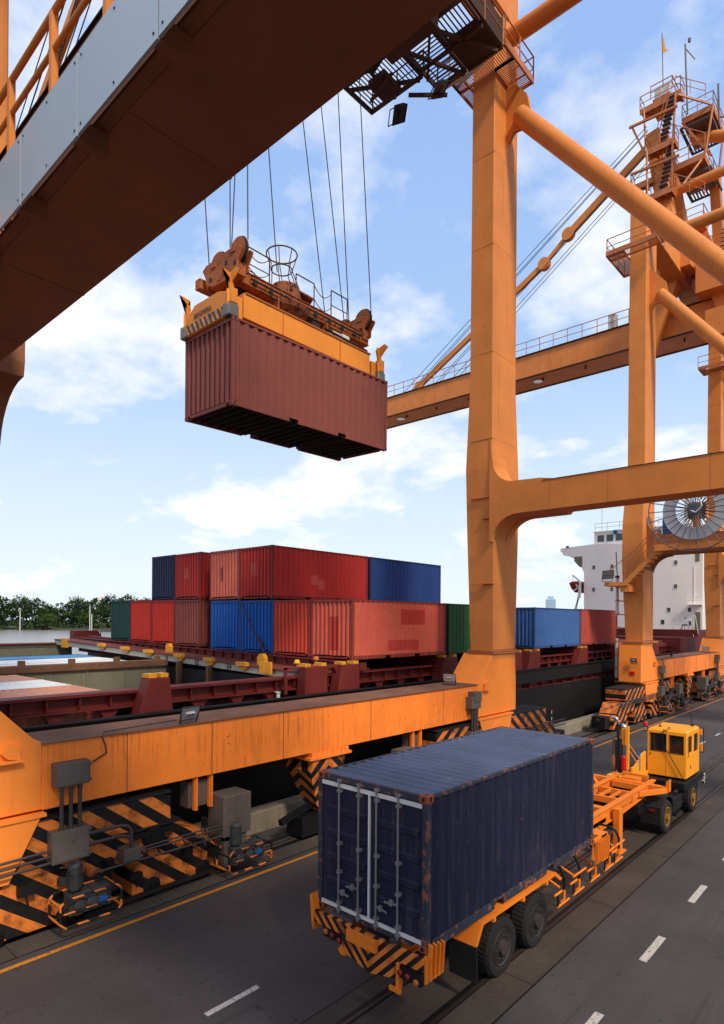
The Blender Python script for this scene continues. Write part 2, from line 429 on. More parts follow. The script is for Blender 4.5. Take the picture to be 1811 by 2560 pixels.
c_blue3=cpaint('faded_blue','#38619c',rust=.35,rustcol='#3a3438',streak=.3)
c_salmon=cpaint('salmon','#cc6a56',rust=.3,rustcol='#7a4038',patches=[(0,-.35,-.1,.9,1.6,'#7a3c34')])
c_brn2=cpaint('red_brown','#87423a',rust=.35,rustcol='#5a2c22')
c_green=cpaint('dark_green','#12403a',rust=.2)
c_green2=cpaint('leaf_green','#295c33',rust=.2,rustcol='#4a3a2a')
c_dnavy=cpaint('dark_navy','#1a2848',rust=.2)
c_brick=cpaint('brick_red','#a84438',rust=.3)
c_white=cpaint('white_top','#d8d8d4',rust=.3,rustcol='#8a6a50',streak=0)
c_lblue=cpaint('light_blue','#4a86b4',rust=.2)
c_pink=cpaint('faded_orange','#c58468',rust=.3,streak=0)
# trailer container: doors face the camera (-Y) -> turned half round
fr(c_red1,'#b9372f')
fr(c_red3,'#b02420')
fr(c_blue,'#0b56a8')
fr(c_blue3,'#38619c')
fr(c_brn2,'#87423a')
fr(c_green2,'#295c33')
fr(c_lred,'#a84438')
fr(c_red2,'#9e2624')
fr(c_salmon,'#b0584a')
fr(c_blue2,'#1a3f7c')
fr(c_green,'#12403a')
fr(c_dnavy,'#1a2848')
fr(c_brick,'#a84438')
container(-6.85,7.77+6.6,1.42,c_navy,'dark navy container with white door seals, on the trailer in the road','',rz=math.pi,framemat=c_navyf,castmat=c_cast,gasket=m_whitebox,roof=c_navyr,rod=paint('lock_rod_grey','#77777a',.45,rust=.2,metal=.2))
container(-14.16-1.22,10.24,12.59,c_brown,'maroon container hanging from the yellow spreader against the sky','',tilt=(.011,.018,-.013))
G1='containers stacked on the ship deck'
x0=-16.85-1.22; p=2.475; Y0=18.07
T1=5.0; 
row=[(0,c_lred,'faded red container nearest the crane leg, bright red repair patches on its long side'),
     (1,c_red1,'scuffed red container between the patched red one and the bright blue pair, lower tier'),
     (2,c_blue,'bright blue container of the lower tier with a lashing rod crossing its lower right corner'),
     (3,c_blue,'bright blue container of the lower tier, left one of the bright blue pair')]
for i,mt,lb in row: container(x0-i*p,Y0,T1+.03*i,mt,lb,G1)
xl=-27.65-1.22
for i,(mt,lb) in enumerate([(c_brn2,'red-brown container of the lower tier under the upper red one by the gap'),(c_red3,'plain bright red container of the lower tier beside the red-brown one'),(c_red3,'plain bright red container of the lower tier beside the dark green one'),(c_green,'dark green container at the far left end of the lower tier')]):
    container(xl-i*p,Y0,5.18+.03*i,mt,lb,G1)
T2=7.50
container(-21.85-1.22,Y0-.03,T2+.07,c_red2,'large deep red container of the upper tier with small pale patches on its side',G1)
container(-21.85-1.22-p,Y0-.02,T2+.08,c_salmon,'faded salmon container of the upper tier beside the deep red one',G1)
container(xl,Y0,T2+.16,c_red2,'red container of the upper tier standing on the red-brown one',G1)
container(xl-p,Y0,T2+.18,c_dnavy,'dark navy container at the left end of the upper tier',G1)
container(-21.85-1.22,Y0+6.72,T2+.07,c_blue2,'dark blue container of the upper tier behind the deep red one',G1)
container(x0,Y0+6.82,T1,c_green2,'leaf green container half hidden behind the near crane leg',G1)
for i in (1,2): container(x0-i*p,Y0+6.82,T1+.03*i,[c_brick,c_blue2][i-1],['brick red container of the second bay hidden behind the faded red one','blue container of the second bay hidden under the dark blue upper one'][i-1],G1)
container(x0,33.88,T1,c_blue3,'weathered mid-blue container between the two cranes',G1)
container(x0-p,33.88,T1,c_blue2,'dark blue container beside the weathered mid-blue one, mostly hidden',G1)
container(x0,40.55,T1+.03,c_brick,'brick red container farthest along the deck, next to the white pipe',G1)
G2='containers down in the open hold'
for i,(xx,mt,lb) in enumerate([(-19.2,c_pink,'faded orange container top in the open hold next to the near coaming'),(-21.8,c_white,'white container top in the hold, in the near half'),(-24.4,c_pink,'faded orange container top in the hold behind the near white one')]):
    container(xx,8.6-6.6,4.45-CH-.02,mt,lb,G2)
for i,(xx,mt,lb) in enumerate([(-31.0,c_white,'white container top beyond the rusty centre girder of the hold'),(-33.6,c_white,'white container top second beyond the rusty centre girder'),(-36.3,c_lblue,'light blue container top in the far half of the hold')]):
    container(xx,16.0-6.6,4.38-CH+.03*i,mt,lb,G2)
    container(xx,16.0-13.3,4.38-CH+.03*i,mt,lb.replace('container top','container top further left'),G2)
# ------------------------------------------------------------------ gantry crane
YC=13.55
def rail_run(m,pts,h=1.05,r=.022,posts=True,mid=True,n=6):
    for a,b in zip(pts[:-1],pts[1:]):
        a=Vector(a);b=Vector(b); L=(b-a).length; k=max(1,round(L/1.3))
        up=Vector((0,0,h)); m.tube(a+up,b+up,r,n); 
        if mid: m.tube(a+up*.5,b+up*.5,r*.8,n)
        for i in range(k+1): q=a+(b-a)*i/k; m.tube(q,q+up,r,n)
    return m
def grate(m,x0,x1,y0,y1,z,gap=.09,t=.03,frame=.12,axis=0):
    m.box(x0,x1,y0,y0+.06,z-frame,z+.02).box(x0,x1,y1-.06,y1,z-frame,z+.02).box(x0,x0+.06,y0,y1,z-frame,z+.02).box(x1-.06,x1,y0,y1,z-frame,z+.02)
    if axis==0:
        n=int((x1-x0)/gap)
        for i in range(n): x=x0+(i+.5)*(x1-x0)/n; m.box(x-t/2,x+t/2,y0+.06,y1-.06,z-.03,z)
    else:
        n=int((y1-y0)/gap)
        for i in range(n): y=y0+(i+.5)*(y1-y0)/n; m.box(x0+.06,x1-.06,y-t/2,y+t/2,z-.03,z)
    return m
def make_crane():
    root=thing('gantry_crane','orange quay gantry crane standing over the camera, its near leg and dark crossbeam largest','crane',(-14,YC,0),'orange gantry cranes along the quay')
    # --- legs (near one by mirroring in y)
    secs=[(4.98,-14.62,-13.49,23.30,25.22),(10.5,-14.85,-13.49,23.30,25.45),(13.2,-14.82,-13.49,23.12,25.45),(17,-14.62,-13.49,23.1,25.12),(34.6,-14.56,-13.49,23.1,25.12)]
    for k in (0,1):
        m=MB(); m.loft([(a,b_,c,d+(0 if not k else -.33),e+(0 if not k else -.28)) for a,b_,c,d,e in secs]); 
        if k: m.v=[(x,2*YC-y,z) for x,y,z in m.v]
        lg=m.build('leg',m_leg,root,bevel=.03)
        f=MB(); f.box(-14.72,-13.42,23.2,25.3,5.2,5.26).box(-14.72,-13.42,23.2,25.3,5.28,5.34)
        for i in range(18):
            y=23.26+i*.115; f.tube((-13.45,y,5.14),(-13.45,y,5.40),.018,6)
        if k: f.v=[(x,2*YC-y,z) for x,y,z in f.v]
        f.build('leg_flange',m_rail,lg)
        w=MB()
        for z in (8.2,11.0,14.4,18.1,22.7,26.6): w.box(-14.0,-13.486,23.09,25.1,z,z+.014)
        for z in (8.2,11.9,14.4,18.1,22.7,26.6): w.box(-14.55,-13.5,23.095,23.2,z,z+.014)
        for z,yy in ((15.2,23.6),(19.4,24.3),(24.2,23.9),(9.3,24.5)): w.box(-13.49,-13.484,yy,yy+.012,z,z+2.4)
        if k: w.v=[(x,2*YC-y,z) for x,y,z in w.v]
        if k==0: w.build('weld_seams',m_seam,lg)
        # base foot with gusset
        b=MB(); b.prism([(22.05,2.62),(22.05,4.02),(22.2,4.09),(23.27,5.2),(25.25,5.2),(25.34,4.0),(25.34,2.62)],0,-14.95,-13.5)
        if k: b.v=[(x,2*YC-y,z) for x,y,z in b.v]
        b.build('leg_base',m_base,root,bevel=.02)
        lug=MB(); lug.prism([(22.5,3.75),(22.5,4.0),(22.72,4.1),(22.85,3.9),(22.72,3.78)],0,-13.5,-13.38); lug.box(-13.5,-13.34,22.45,22.9,3.70,3.75)
        if k: lug.v=[(x,2*YC-y,z) for x,y,z in lug.v]
        lug.build('lifting_lug',m_base,root)
    # --- sill beam
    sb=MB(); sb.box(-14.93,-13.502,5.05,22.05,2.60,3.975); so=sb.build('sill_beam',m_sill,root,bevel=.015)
    st=MB(); st.box(-14.98,-13.44,5.05,22.05,3.98,4.0); st.build('sill_top_plate',m_silltop,so)
    sm=MB()
    for y in (6.9,9.2,11.6,15.4,19.6): sm.box(-13.505,-13.494,y,y+.018,2.62,3.97)
    sm.build('weld_seams',m_silltop,so)
    # --- portal cross beams (run landward), rounded haunches to the leg
    def arc(cy,cz,r,a0,a1,n=8): return [(cy+r*math.cos(R(a0+(a1-a0)*i/n)),cz+r*math.sin(R(a0+(a1-a0)*i/n))) for i in range(n+1)]
    for k in (0,1):
        y0,y1=(23.08,24.3) if k==0 else (2*YC-3.72,2*YC-2.62)
        # profile in x,z extruded in y
        poly=[(-13.5,10.0)]+[(x,z) for x,z in arc(-12.3,9.85,1.22,180,90)][1:]+[(7.2,11.07),(7.2,12.25)]+[(-10.6,12.25),(-11.3,12.38),(-12.3,12.42)]+arc(-12.45,13.42,1.0,270,180)+[(-13.6,14.4),(-13.6,10.0)]
        m=MB(); m.prism([(x,z) for x,z in poly],1,y0,y1)
        if k: m.v=[(x,2*YC-y,z) for x,y,z in m.v]
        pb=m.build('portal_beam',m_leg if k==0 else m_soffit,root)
        m=MB(); ya,yb=(y1-.01,y1+.42) if k==0 else (y0-.50,y0+.01); m.prism([(-13.5,10.0)]+[(x,z) for x,z in arc(-12.3,9.85,1.19,180,90)][1:]+([(-10.7,11.04),(-10.5,11.3),(-10.5,12.2),(-13.5,12.2)] if k==0 else [(-12.25,11.04),(-12.2,11.3),(-12.2,12.2),(-13.5,12.2)]),1,ya,yb)
        if k: m.v=[(x,2*YC-y,z) for x,y,z in m.v]
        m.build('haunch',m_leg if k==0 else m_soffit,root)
        m=MB(); m.box(-11.2,7.2,y0-.03,y1+.03,12.255,12.27)
        if k: m.v=[(x,2*YC-y,z) for x,y,z in m.v]
        m.build('beam_top_flange',m_dark,pb)
        m=MB()
        for x in (-10.9,-8.6,-5.2,-1.8,1.6): m.box(x,x+.014,y0-.006,y0+.01,11.08,12.24); m.box(x,x+.014,y0-.006,y1-.02,11.064,11.079)
        if k: m.v=[(x,2*YC-y,z) for x,y,z in m.v]
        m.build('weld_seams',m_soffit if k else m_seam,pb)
    # landside legs and sill (mostly outside the picture)
    for k in (0,1):
        m=MB(); m.loft([(2.6,6.2,7.6,23.1,25.3),(34,6.4,7.4,23.1,25.1)])
        if k: m.v=[(x,2*YC-y,z) for x,y,z in m.v]
        m.build('landside_leg',m_leg,root)
        # diagonal brace pipe & top tie pipe
        m=MB(); m.tube((-12.85,24.15,28.4),(6.6,24.15,4.6),.38,24)
        if k: m.v=[(x,2*YC-y,z) for x,y,z in m.v]
        m.build('diagonal_brace',m_leg,root)
        m=MB(); m.tube((-13.4,24.2,32.1),(6.6,24.2,32.1),.36,20)
        if k: m.v=[(x,2*YC-y,z) for x,y,z in m.v]
        m.build('tie_pipe',m_leg,root)
        m=MB(); m.prism([(-13.5,30.2),(-13.2,30.0),(-12.5,29.1),(-12.3,28.1),(-12.7,27.75),(-13.1,27.8),(-13.4,27.4),(-13.5,26.8)],1,24.06,24.24)
        if k: m.v=[(x,2*YC-y,z) for x,y,z in m.v]
        m.build('gusset_plate',m_leg,root)
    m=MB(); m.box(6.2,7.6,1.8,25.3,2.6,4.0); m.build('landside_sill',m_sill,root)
    # --- under the sill: equaliser beams, bogies, wheels, boxes.  e = end 0 (near) / 1 (far)
    for e in (0,1):
        F=(lambda m:m) if e==0 else (lambda m:(setattr(m,'v',[(x,2*YC-y,z) for x,y,z in m.v]),m)[1])
        mh=m_hzl if e==0 else m_hzr
        m=MB(); m.prism([(-1.2,1.72),(-1.2,2.40),(7.75,2.40),(8.0,2.32),(8.0,1.72),(7.0,1.62),(0.0,1.62)],0,-14.7,-13.46)
        eb=F(m).build('equaliser_beam',mh,root)
        m=MB(); m.box(-14.75,-13.42,-1.22,8.0,2.405,2.44).box(-14.72,-13.40,6.3,8.3,1.66,1.70); F(m).build('beam_cap',m_dark,eb)
        m=MB(); m.prism([(2.3,2.5),(5.0,2.5),(4.4,1.3),(2.6,1.3)],0,-14.6,-13.40); m.box(-14.7,-13.36,2.2,5.1,2.50,2.57); m.lathe([(.55,0),(.55,.02),(.50,.03)],(-13.40,3.55,1.75),(1,0,0),28); m.lathe([(.28,0),(.28,.05)],(-13.38,3.55,1.75),(1,0,0),20)
        m.box(-13.40,-13.36,3.75,3.95,1.5,2.05)
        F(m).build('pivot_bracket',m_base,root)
        for (a,b_) in ((4.15,9.15),(-2.6,2.6)):
            m=MB(); m.prism([(a,1.05),(a+.6,1.62),(b_-1.3,1.62),(b_-.1,1.22),(b_,.72),(b_-.2,.72),((a+b_)/2,.95),(a,.75)],0,-14.55,-13.52)
            F(m).build('bogie_beam',mh,root)
            pv=(a+b_)/2+.9
            m=MB(); m.lathe([(.26,0),(.26,.14),(.14,.15),(.14,.2)],(-13.53,pv,1.42),(1,0,0),18); m.box(-13.6,-13.36,pv-.5,pv+.5,1.5,1.62); F(m).build('pivot_pin',m_black,root)
            for (c,d) in ((a-.5,a+1.9),(b_-2.1,b_+.3)):
                m=MB(); m.prism([(c,.16),(c,.75),(c+.35,.98),(d-.35,.98),(d,.7),(d,.16)],0,-14.5,-13.50)
                tb=F(m).build('wheel_truck',mh,root)
                for w in (c+.5,d-.5):
                    m=MB(); m.lathe([(.24,-.2),(.24,.0),(.17,.02),(.08,.03)],(-13.505,w,.25),(1,0,0),20); F(m).build('wheel',m_black,tb)
        # electrics on the sill face
        def bx(y0,y1,z0,z1,x1=-13.2,x0=-13.5): 
            m=MB(); m.box(x0,x1,y0,y1,z0,z1); m.box(x1,x1+.012,y0+.03,y1-.03,z0+.03,z1-.03); m.box(x1-.02,x1+.03,y1-.01,y1+.03,z1-.1,z1-.05).box(x1-.02,x1+.03,y1-.01,y1+.03,z0+.05,z0+.1); return m
        F(bx(5.23,5.93,3.08,3.56)).build('switch_box',m_grey,root,bevel=.01)
        F(bx(5.15,5.93,1.5,2.16)).build('switch_box',m_grey,root,bevel=.01)
        m=MB()
        for y in (5.37,5.56,5.75): m.tube((-13.3,y,2.12),(-13.3,y,3.12),.045,8); m.tube((-13.3,y,2.1),(-13.3,y,2.2),.06,8); m.tube((-13.3,y,2.98),(-13.3,y,3.08),.055,8)
        F(m).build('cable_conduit',m_pipe,root)
        m=MB()
        for i,z in enumerate((1.55,1.68,1.8)): m.path([(-13.25,-3.0,z-.1),(-13.25,5.2,z)],.028)
        for z in (1.75,1.98):
            m.path([(-13.22,5.9,z),(-13.2,6.6,z),(-13.2,6.78,z-.05),(-13.2,6.86,z-.16),(-13.2,6.88,1.45)],.04,8)
        m.path([(-13.2,7.0,1.35),(-13.2,9.6,1.35)],.02); m.path([(-13.2,7.0,1.28),(-13.2,9.6,1.25)],.02); m.path([(-13.2,6.0,1.1),(-13.2,9.8,1.05)],.025)
        m.path([(-13.15,8.5,1.25),(-13.1,8.7,1.2),(-13.1,8.75,1.0)],.03)
        m.path([(-13.4,6.0,1.5),(-13.2,5.6,1.35),(-13.2,5.3,1.42)],.02)
        F(m).build('service_pipe',m_pipe,root)
        for (y_,z_,a_,b_) in ((4.55,1.0,.3,.2),(6.35,.95,.16,.3),(7.35,1.28,.5,.1),(8.3,.75,.22,.28),(8.85,1.35,.1,.25),(3.4,1.1,.3,.12),(9.05,.55,.25,.2),(6.9,.62,.3,.12)):
            m=MB(); m.box(-13.44,-13.28,y_,y_+a_,z_,z_+b_); m.tube((-13.36,y_+a_/2,z_),(-13.36,y_+a_/2+.05,z_-.22),.02,6); F(m).build('gear_bracket',m_black,root)
        m=MB()
        for q in range(5): m.path([(-13.36,6.0+q*.75,1.42-.06*q),(-13.30,6.2+q*.75,1.15-.07*q),(-13.34,6.45+q*.75,1.05-.04*q),(-13.36,6.6+q*.75,1.25-.04*q)],.016,5)
        F(m).build('loose_cable',m_black,root)
        m=MB(); m.box(-13.46,-13.35,5.9,9.2,.14,.2); F(m).build('rail_guard',m_dark,root)
        F(bx(6.68,7.08,1.12,1.42,x1=-13.15)).build('junction_box',m_grey,root,bevel=.008)
        # cabinet
        m=MB(); m.box(-13.85,-13.15,9.33,10.2,1.0,2.04); m.box(-13.80,-13.2,9.4,10.1,.2,1.0); F(m).build('control_cabinet',m_grey,root,bevel=.012)
        m=MB()
        for y in (8.75,9.2): m.box(-13.70,-13.6,y,y+.10,1.75,2.62); m.box(-13.62,-13.56,y+.02,y+.08,1.75,2.62)
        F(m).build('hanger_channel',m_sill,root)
        m=MB(); m.box(-14.1,-13.72,8.65,9.25,1.8,2.45); F(m).build('hanging_box',m_grey,root)
        # motors in guard cages
        for (ya,yb,zb) in ((5.15,6.43,.32),(9.25,10.6,.18)):
            m=MB(); yc=(ya+yb)/2
            m.tube((-13.1,ya+.42,.92+zb-.3),(-13.1,ya+.42,1.35+zb-.3),.14,14); m.lathe([(.15,0),(.15,.06),(.09,.12)],(-13.1,ya+.42,1.35+zb-.3),(0,0,1),14)
            for q in range(10):
                t=q*math.pi/5; m.box(-13.1+.15*math.cos(t)-.008,-13.1+.15*math.cos(t)+.008,ya+.42+.15*math.sin(t)-.008,ya+.42+.15*math.sin(t)+.008,.95+zb-.3,1.3+zb-.3)
            m.box(-13.25,-12.95,ya+.25,yb-.15,.42+zb-.3,.85+zb-.3)
            m.tube((-13.1,ya+.42,.5),(-13.1,ya+.42,.95),.07,10); m.box(-13.35,-13.2,ya+.15,ya+.3,1.0+zb-.3,1.15+zb-.3)
            for q,yy in enumerate((ya+.45,ya+.72,yb-.35)): m.lathe([(.13,0),(.13,.05),(.08,.06)],(-12.94,yy,.6+zb-.3),(1,0,0),14)
            mo=F(m).build('travel_motor',m_mot,root,bevel=.01)
            m=MB(); m.lathe([(.09,0),(.09,.03)],(-12.87,yb-.35,.6+zb-.3),(1,0,0),14); F(m).build('drive_hub',m_blue,mo)
            m=MB(); x=-12.78; r_=.026
            z0,z1=zb,zb+.56
            for xx in (x,-13.32):
                m.path([(xx,ya+.1,z0),(xx,yb-.1,z0),(xx,yb,z0+.1),(xx,yb,z1-.1),(xx,yb-.1,z1),(xx,ya+.1,z1),(xx,ya,z1-.1),(xx,ya,z0+.1),(xx,ya+.1,z0)],r_,8)
            m.path([(x,ya,(z0+z1)/2),(x,yb,(z0+z1)/2)],r_*.8); 
            for yy,zz in ((ya,z0+.1),(ya,z1-.1),(yb,z0+.1),(yb,z1-.1)): m.tube((x,yy,zz),(-13.32,yy,zz),r_,6)
            F(m).build('guard_cage',m_cage,root)
    # central chevron posts (one at each side of the middle)
    for k in (0,):
        m=MB(); yc=YC-.1
        m.loft([(.68,-14.1,-13.62,yc-.2,yc+.16),(1.0,-14.2,-13.6,yc-.42,yc+.28),(2.05,-14.6,-13.5,yc-.78,yc+.66),(2.36,-14.6,-13.5,yc-.62,yc+.74)])
        cp=m.build('chevron_post',m_chev,root)
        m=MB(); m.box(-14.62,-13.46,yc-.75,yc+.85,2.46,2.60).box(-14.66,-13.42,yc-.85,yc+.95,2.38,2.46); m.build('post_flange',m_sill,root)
        m=MB(); m.box(-14.3,-13.6,yc-1.0,yc+.8,.1,.68); m.obb((-13.9,yc-1.6,.62),(-13.9,yc-.2,.95),.16,.16); m.build('rail_clamp',m_black,root)
    # buffers at the ends of the travel gear
    for s in (0,1):
        m=MB(); m.box(-14.5,-13.7,-3.9,-3.1,.25,.95); m.tube((-14.1,-4.35,.75),(-14.1,-3.9,.75),.13,14)
        if s: m.v=[(x,2*YC-y,z) for x,y,z in m.v]
        m.build('buffer',m_black,root)
    # switch boxes by the second leg, floodlights
    m=MB(); m.box(-13.5,-13.15,21.35,21.85,3.35,3.75); m.build('switch_box',m_grey,root,bevel=.01)
    m=MB()
    for y in (21.5,21.65,21.75): m.tube((-13.3,y,2.3),(-13.3,y,3.36),.035,8)
    m.build('cable_conduit',m_pipe,root)
    def flood(x,y,z,dirv,s=.36,nm='floodlight',glass=None):
        d=Vector(dirv).normalized(); m=MB(); c=Vector((x,y,z)); sd=d.cross(Vector((0,0,1))).normalized(); u=sd.cross(d)
        a=[c+sd*sx*s*1.1+u*uz*s*.7 for sx,uz in ((-1,-1),(1,-1),(1,1),(-1,1))]; b2=[c-d*s*.55+sd*sx*s*.7+u*uz*s*.45 for sx,uz in ((-1,-1),(1,-1),(1,1),(-1,1))]
        m.add(b2+a,[[0,1,2,3],[0,1,5,4],[1,2,6,5],[2,3,7,6],[3,0,4,7]])
        m.path([tuple(c-d*s*.2-sd*s),tuple(c-u*s*1.1-sd*s),tuple(c-u*s*1.1+sd*s),tuple(c-d*s*.2+sd*s)],.02)
        fo=m.build(nm,m_dark,root)
        g=MB(); a2=[p_-d*.015 for p_ in a]; c0=[c-d*.02+sd*sx*s*1.02+u*uz*s*.62 for sx,uz in ((-1,-1),(1,-1),(1,1),(-1,1))]
        g.add([tuple(q) for q in c0],[[0,1,2,3]]); g.tube(tuple(c-sd*s*.5),tuple(c+sd*s*.5),.03,8); g.build('lamp_glass',glass or m_lamp,fo)
    flood(-13.42,8.52,4.26,(1,.15,-.35),.26)
    flood(-13.9,1.5,4.1,(-.1,-1,-.2),.2)
    flood(-14.1,20.9,4.3,(.3,-1,-.1),.25)
    m=MB(); m.path([(-13.55,8.2,4.12),(-13.6,6.4,4.05),(-13.5,6.32,3.95),(-13.46,6.38,3.78),(-13.46,6.4,3.6),(-13.46,6.1,3.45)],.018); m.build('lamp_cable',m_pipe,root)
    # --- leg platforms at the top, floodlit walkway to the boom
    for k in (0,1):
        F=(lambda m:m) if k==0 else (lambda m:(setattr(m,'v',[(x,2*YC-y,z) for x,y,z in m.v]),m)[1])
        if k==0:
            m=MB(); grate(m,-15.2,-14.66,22.2,24.2,30.0,axis=1); grate(m,-15.2,-12.5,22.2,23.06,30.0); grate(m,-13.44,-12.5,23.0,24.65,30.0,axis=1); m.box(-15.2,-12.5,22.17,22.2,29.85,30.12); m.box(-12.5,-12.47,22.2,24.65,29.85,30.15)
        else:
            m=MB(); grate(m,-15.7,-14.6,22.7,25.9,31.2,axis=1); grate(m,-15.7,-12.45,25.25,26.1,31.2)
        po=F(m).build('leg_platform',m_rail,root)
        m=MB()
        if k==0: rail_run(m,[(-15.2,22.2,30.0),(-12.5,22.2,30.0),(-12.5,24.65,30.0),(-13.4,24.65,30.0)],r=.03)
        else: rail_run(m,[(-15.65,22.7,31.2),(-15.65,26.05,31.2),(-12.5,26.05,31.2),(-12.5,24.5,31.2)],r=.03); m.box(-15.7,-12.45,26.1,26.13,31.1,31.4)
        F(m).build('platform_railing',m_rail,po)
    # grating service platform between boom and far leg
    m=MB(); grate(m,-16.7,-14.1,17.2,18.85,27.4,gap=.15,t=.035,frame=.16); grate(m,-14.05,-12.75,17.25,19.75,27.45,gap=.14,t=.035,frame=.2,axis=1)
    grate(m,-12.7,-11.3,17.3,18.4,27.45,gap=.15,t=.04,frame=.2); m.box(-12.7,-11.3,18.45,19.8,27.35,27.42)
    m.box(-12.7,-11.25,19.75,19.85,27.3,28.1).box(-11.3,-11.25,17.3,19.8,27.4,28.3); m.box(-15.7,-14.9,17.5,18.5,27.0,27.2)
    for a_,b_ in (((-16.6,17.3,27.2),(-14.2,18.8,27.2)),((-15.4,17.3,27.2),(-15.4,18.8,27.2)),((-14.0,17.3,27.2),(-12.8,19.7,27.2)),((-14.0,18.5,27.2),(-11.3,18.5,27.2)),((-12.7,17.4,27.2),(-11.4,19.7,27.2)),((-14.0,19.0,27.2),(-12.9,17.6,27.2)),((-14.8,18.85,27.0),(-13.6,19.75,26.9)),((-14.0,19.8,27.3),(-14.2,22.3,29.8)),((-16.0,18.0,26.9),(-14.6,17.6,26.9)),((-13.4,20.0,27.2),(-13.4,22.2,29.8))): m.obb(a_,b_,.09,.12)
    rail_run(m,[(-16.65,18.85,27.4),(-14.1,18.85,27.4),(-14.1,19.8,27.4),(-11.3,19.8,27.4)],h=.9,r=.03)
    pl=m.build('service_platform',m_plat,root)
    m=MB(); rail_run(m,[(-11.25,17.3,27.4),(-11.25,19.8,27.4)],r=.035); m.build('platform_railing',m_rail,pl)
    flood(-15.15,18.75,26.35,(.25,.25,-1),.40,glass=m_dark); flood(-13.75,19.5,27.0,(.2,.3,-1),.36,glass=m_grey); flood(-14.9,16.9,26.9,(.1,.3,-1),.36,glass=m_dark)
    # --- boom with handrail, trolley
    m=MB(); m.box(-52,12,11.9,15.2,29.2,31.2); bo=m.build('boom',m_boom,root,bevel=.04)
    m=MB(); m.box(-52,12,11.75,15.35,31.2,31.26).box(-52,12,11.86,12.1,29.14,29.2).box(-52,12,15.0,15.24,29.14,29.2)
    for i in range(16): x=-50+i*4; m.box(x,x+.10,12.9,13.1,28.95,29.2)
    m.build('boom_flange',m_plat,bo)
    m=MB()
    for i in range(14): x=-50+i*4.2; m.box(x,x+.03,11.89,11.9,29.25,31.15)
    m.build('weld_seams',m_seam,bo)
    m=MB(); rail_run(m,[(-52,11.85,31.26),(-10,11.85,31.26)],h=1.2,r=.035); m.build('boom_railing',m_rail,bo)
    m=MB(); m.box(-19.6,-19.0,11.9,12.5,31.3,32.5); m.build('boom_box',m_whitebox,bo)
    m=MB(); m.tube((-26.6,13.3,29.10),(-26.6,13.3,29.2),.42,20).tube((-43,13.3,29.1),(-43,13.3,29.2),.42,20).tube((-51,13.3,29.1),(-51,13.3,29.2),.42,20); m.build('boom_lamp',m_lamp,bo)
    m=MB(); m.box(-18.6,-14.2,10.6,16.4,28.5,28.9); m.box(-14.1,-12.1,15.6,17.0,26.5,28.5); m.box(-14.3,-14.0,15.6,16.8,26.9,27.3); m.box(-17.0,-14.5,11.6,15.5,28.9,29.1)
    m.build('trolley',m_plat,root)
    # --- A-frame tower over the boom
    m=MB()
    m.obb((-14.0,11.0,33.5),(-16.4,13.1,46.6),1.3,1.1,up=(1,0,0)); m.obb((-14.0,16.1,33.5),(-15.9,14.0,46.6),1.2,1.0,up=(1,0,0))
    m.obb((-16.8,11.3,27.5),(-14.2,11.2,34.2),1.2,1.6,up=(1,0,0))
    m.box(-15.6,-12.7,9.6,11.3,33.2,34.8) 
    m.box(-14.6,-13.4,3.0,24.2,32.9,34.6)
    m.build('tower_mast',m_leg,root,bevel=.03)
    m=MB(); m.obb((-14.4,15.6,46.4),(7,15.6,34.5),.9,.9); m.v=[v for v in m.v]; m=MB(); m.tube((-13.8,14.6,46.0),(8,14.6,37.0),.42,16).tube((-14.6,12.6,41.0),(8,12.6,41.2),.36,14).tube((-14.4,12.0,35.4),(-9,16,29.5),.35,14); m.build('backstay_pipe',m_leg,root)
    m=MB(); m.obb((-12.6,16.2,43.5),(-12.0,17.2,30.0),1.0,.7,up=(1,0,0)); m.build('rear_mast',m_leg,root)
    m=MB()
    P0=Vector((-16.6,13.2,46.2));P1=Vector((-23.6,13.0,41.5));P2=Vector((-25.9,13.0,39.7));P3=Vector((-40.2,13.0,32.0))
    m.obb(P0,P1,.35,.6);m.obb(P2,P3,.32,.5);m.obb(P1,P2,.2,.35)
    m.lathe([(.55,-.25),(.55,.25)],P1,(0,1,0),20);m.lathe([(.55,-.25),(.55,.25)],P2,(0,1,0),20);m.prism([(-41,31.2),(-39.6,31.2),(-40.0,32.4),(-40.5,32.4)],1,12.7,13.3)
    m.build('forestay',m_leg,root)
    m=MB()
    for (x0_,z0_,x1_,z1_,dy) in ((-16.8,47.4,-42.6,31.3,0),(-16.8,47.2,-41.8,31.3,.2),(-16.8,47.0,-41.2,31.3,.1),(-16.3,45.6,-38.6,31.3,.2),(-16.3,45.4,-37.8,31.3,0),(-16.2,44.9,-36.2,31.3,.1),(-16.2,44.7,-35.6,31.3,.25)):
        m.tube((x0_,12.6+dy,z0_),(x1_,12.6+dy,z1_),.03,5)
    m.tube((-14,15,47.5),(9,16,42.0),.05,5).tube((-13.6,15,46.0),(9,16,39.5),.05,5)
    m.build('stay_ropes',m_rope,root)
    # stair tower platforms
    m=MB(); rr=MB(); stt=MB()
    def plat(x0,x1,y0,y1,z):
        m.box(x0,x1,y0,y1,z-.06,z); m.box(x0,x1,y0-.04,y0,z-.35,z+.12); m.box(x1,x1+.04,y0,y1,z-.35,z+.12)
        for i in range(3): m.obb((x0+(x1-x0)*i/3,y0,z-.2),(x0+(x1-x0)*(i+1)/3,y1,z-.2),.08,.1)
        rail_run(rr,[(x0,y0,z),(x1,y0,z),(x1,y1,z)],h=1.15,r=.035); rail_run(rr,[(x0,y0,z),(x0,y1,z)],h=1.15,r=.035)
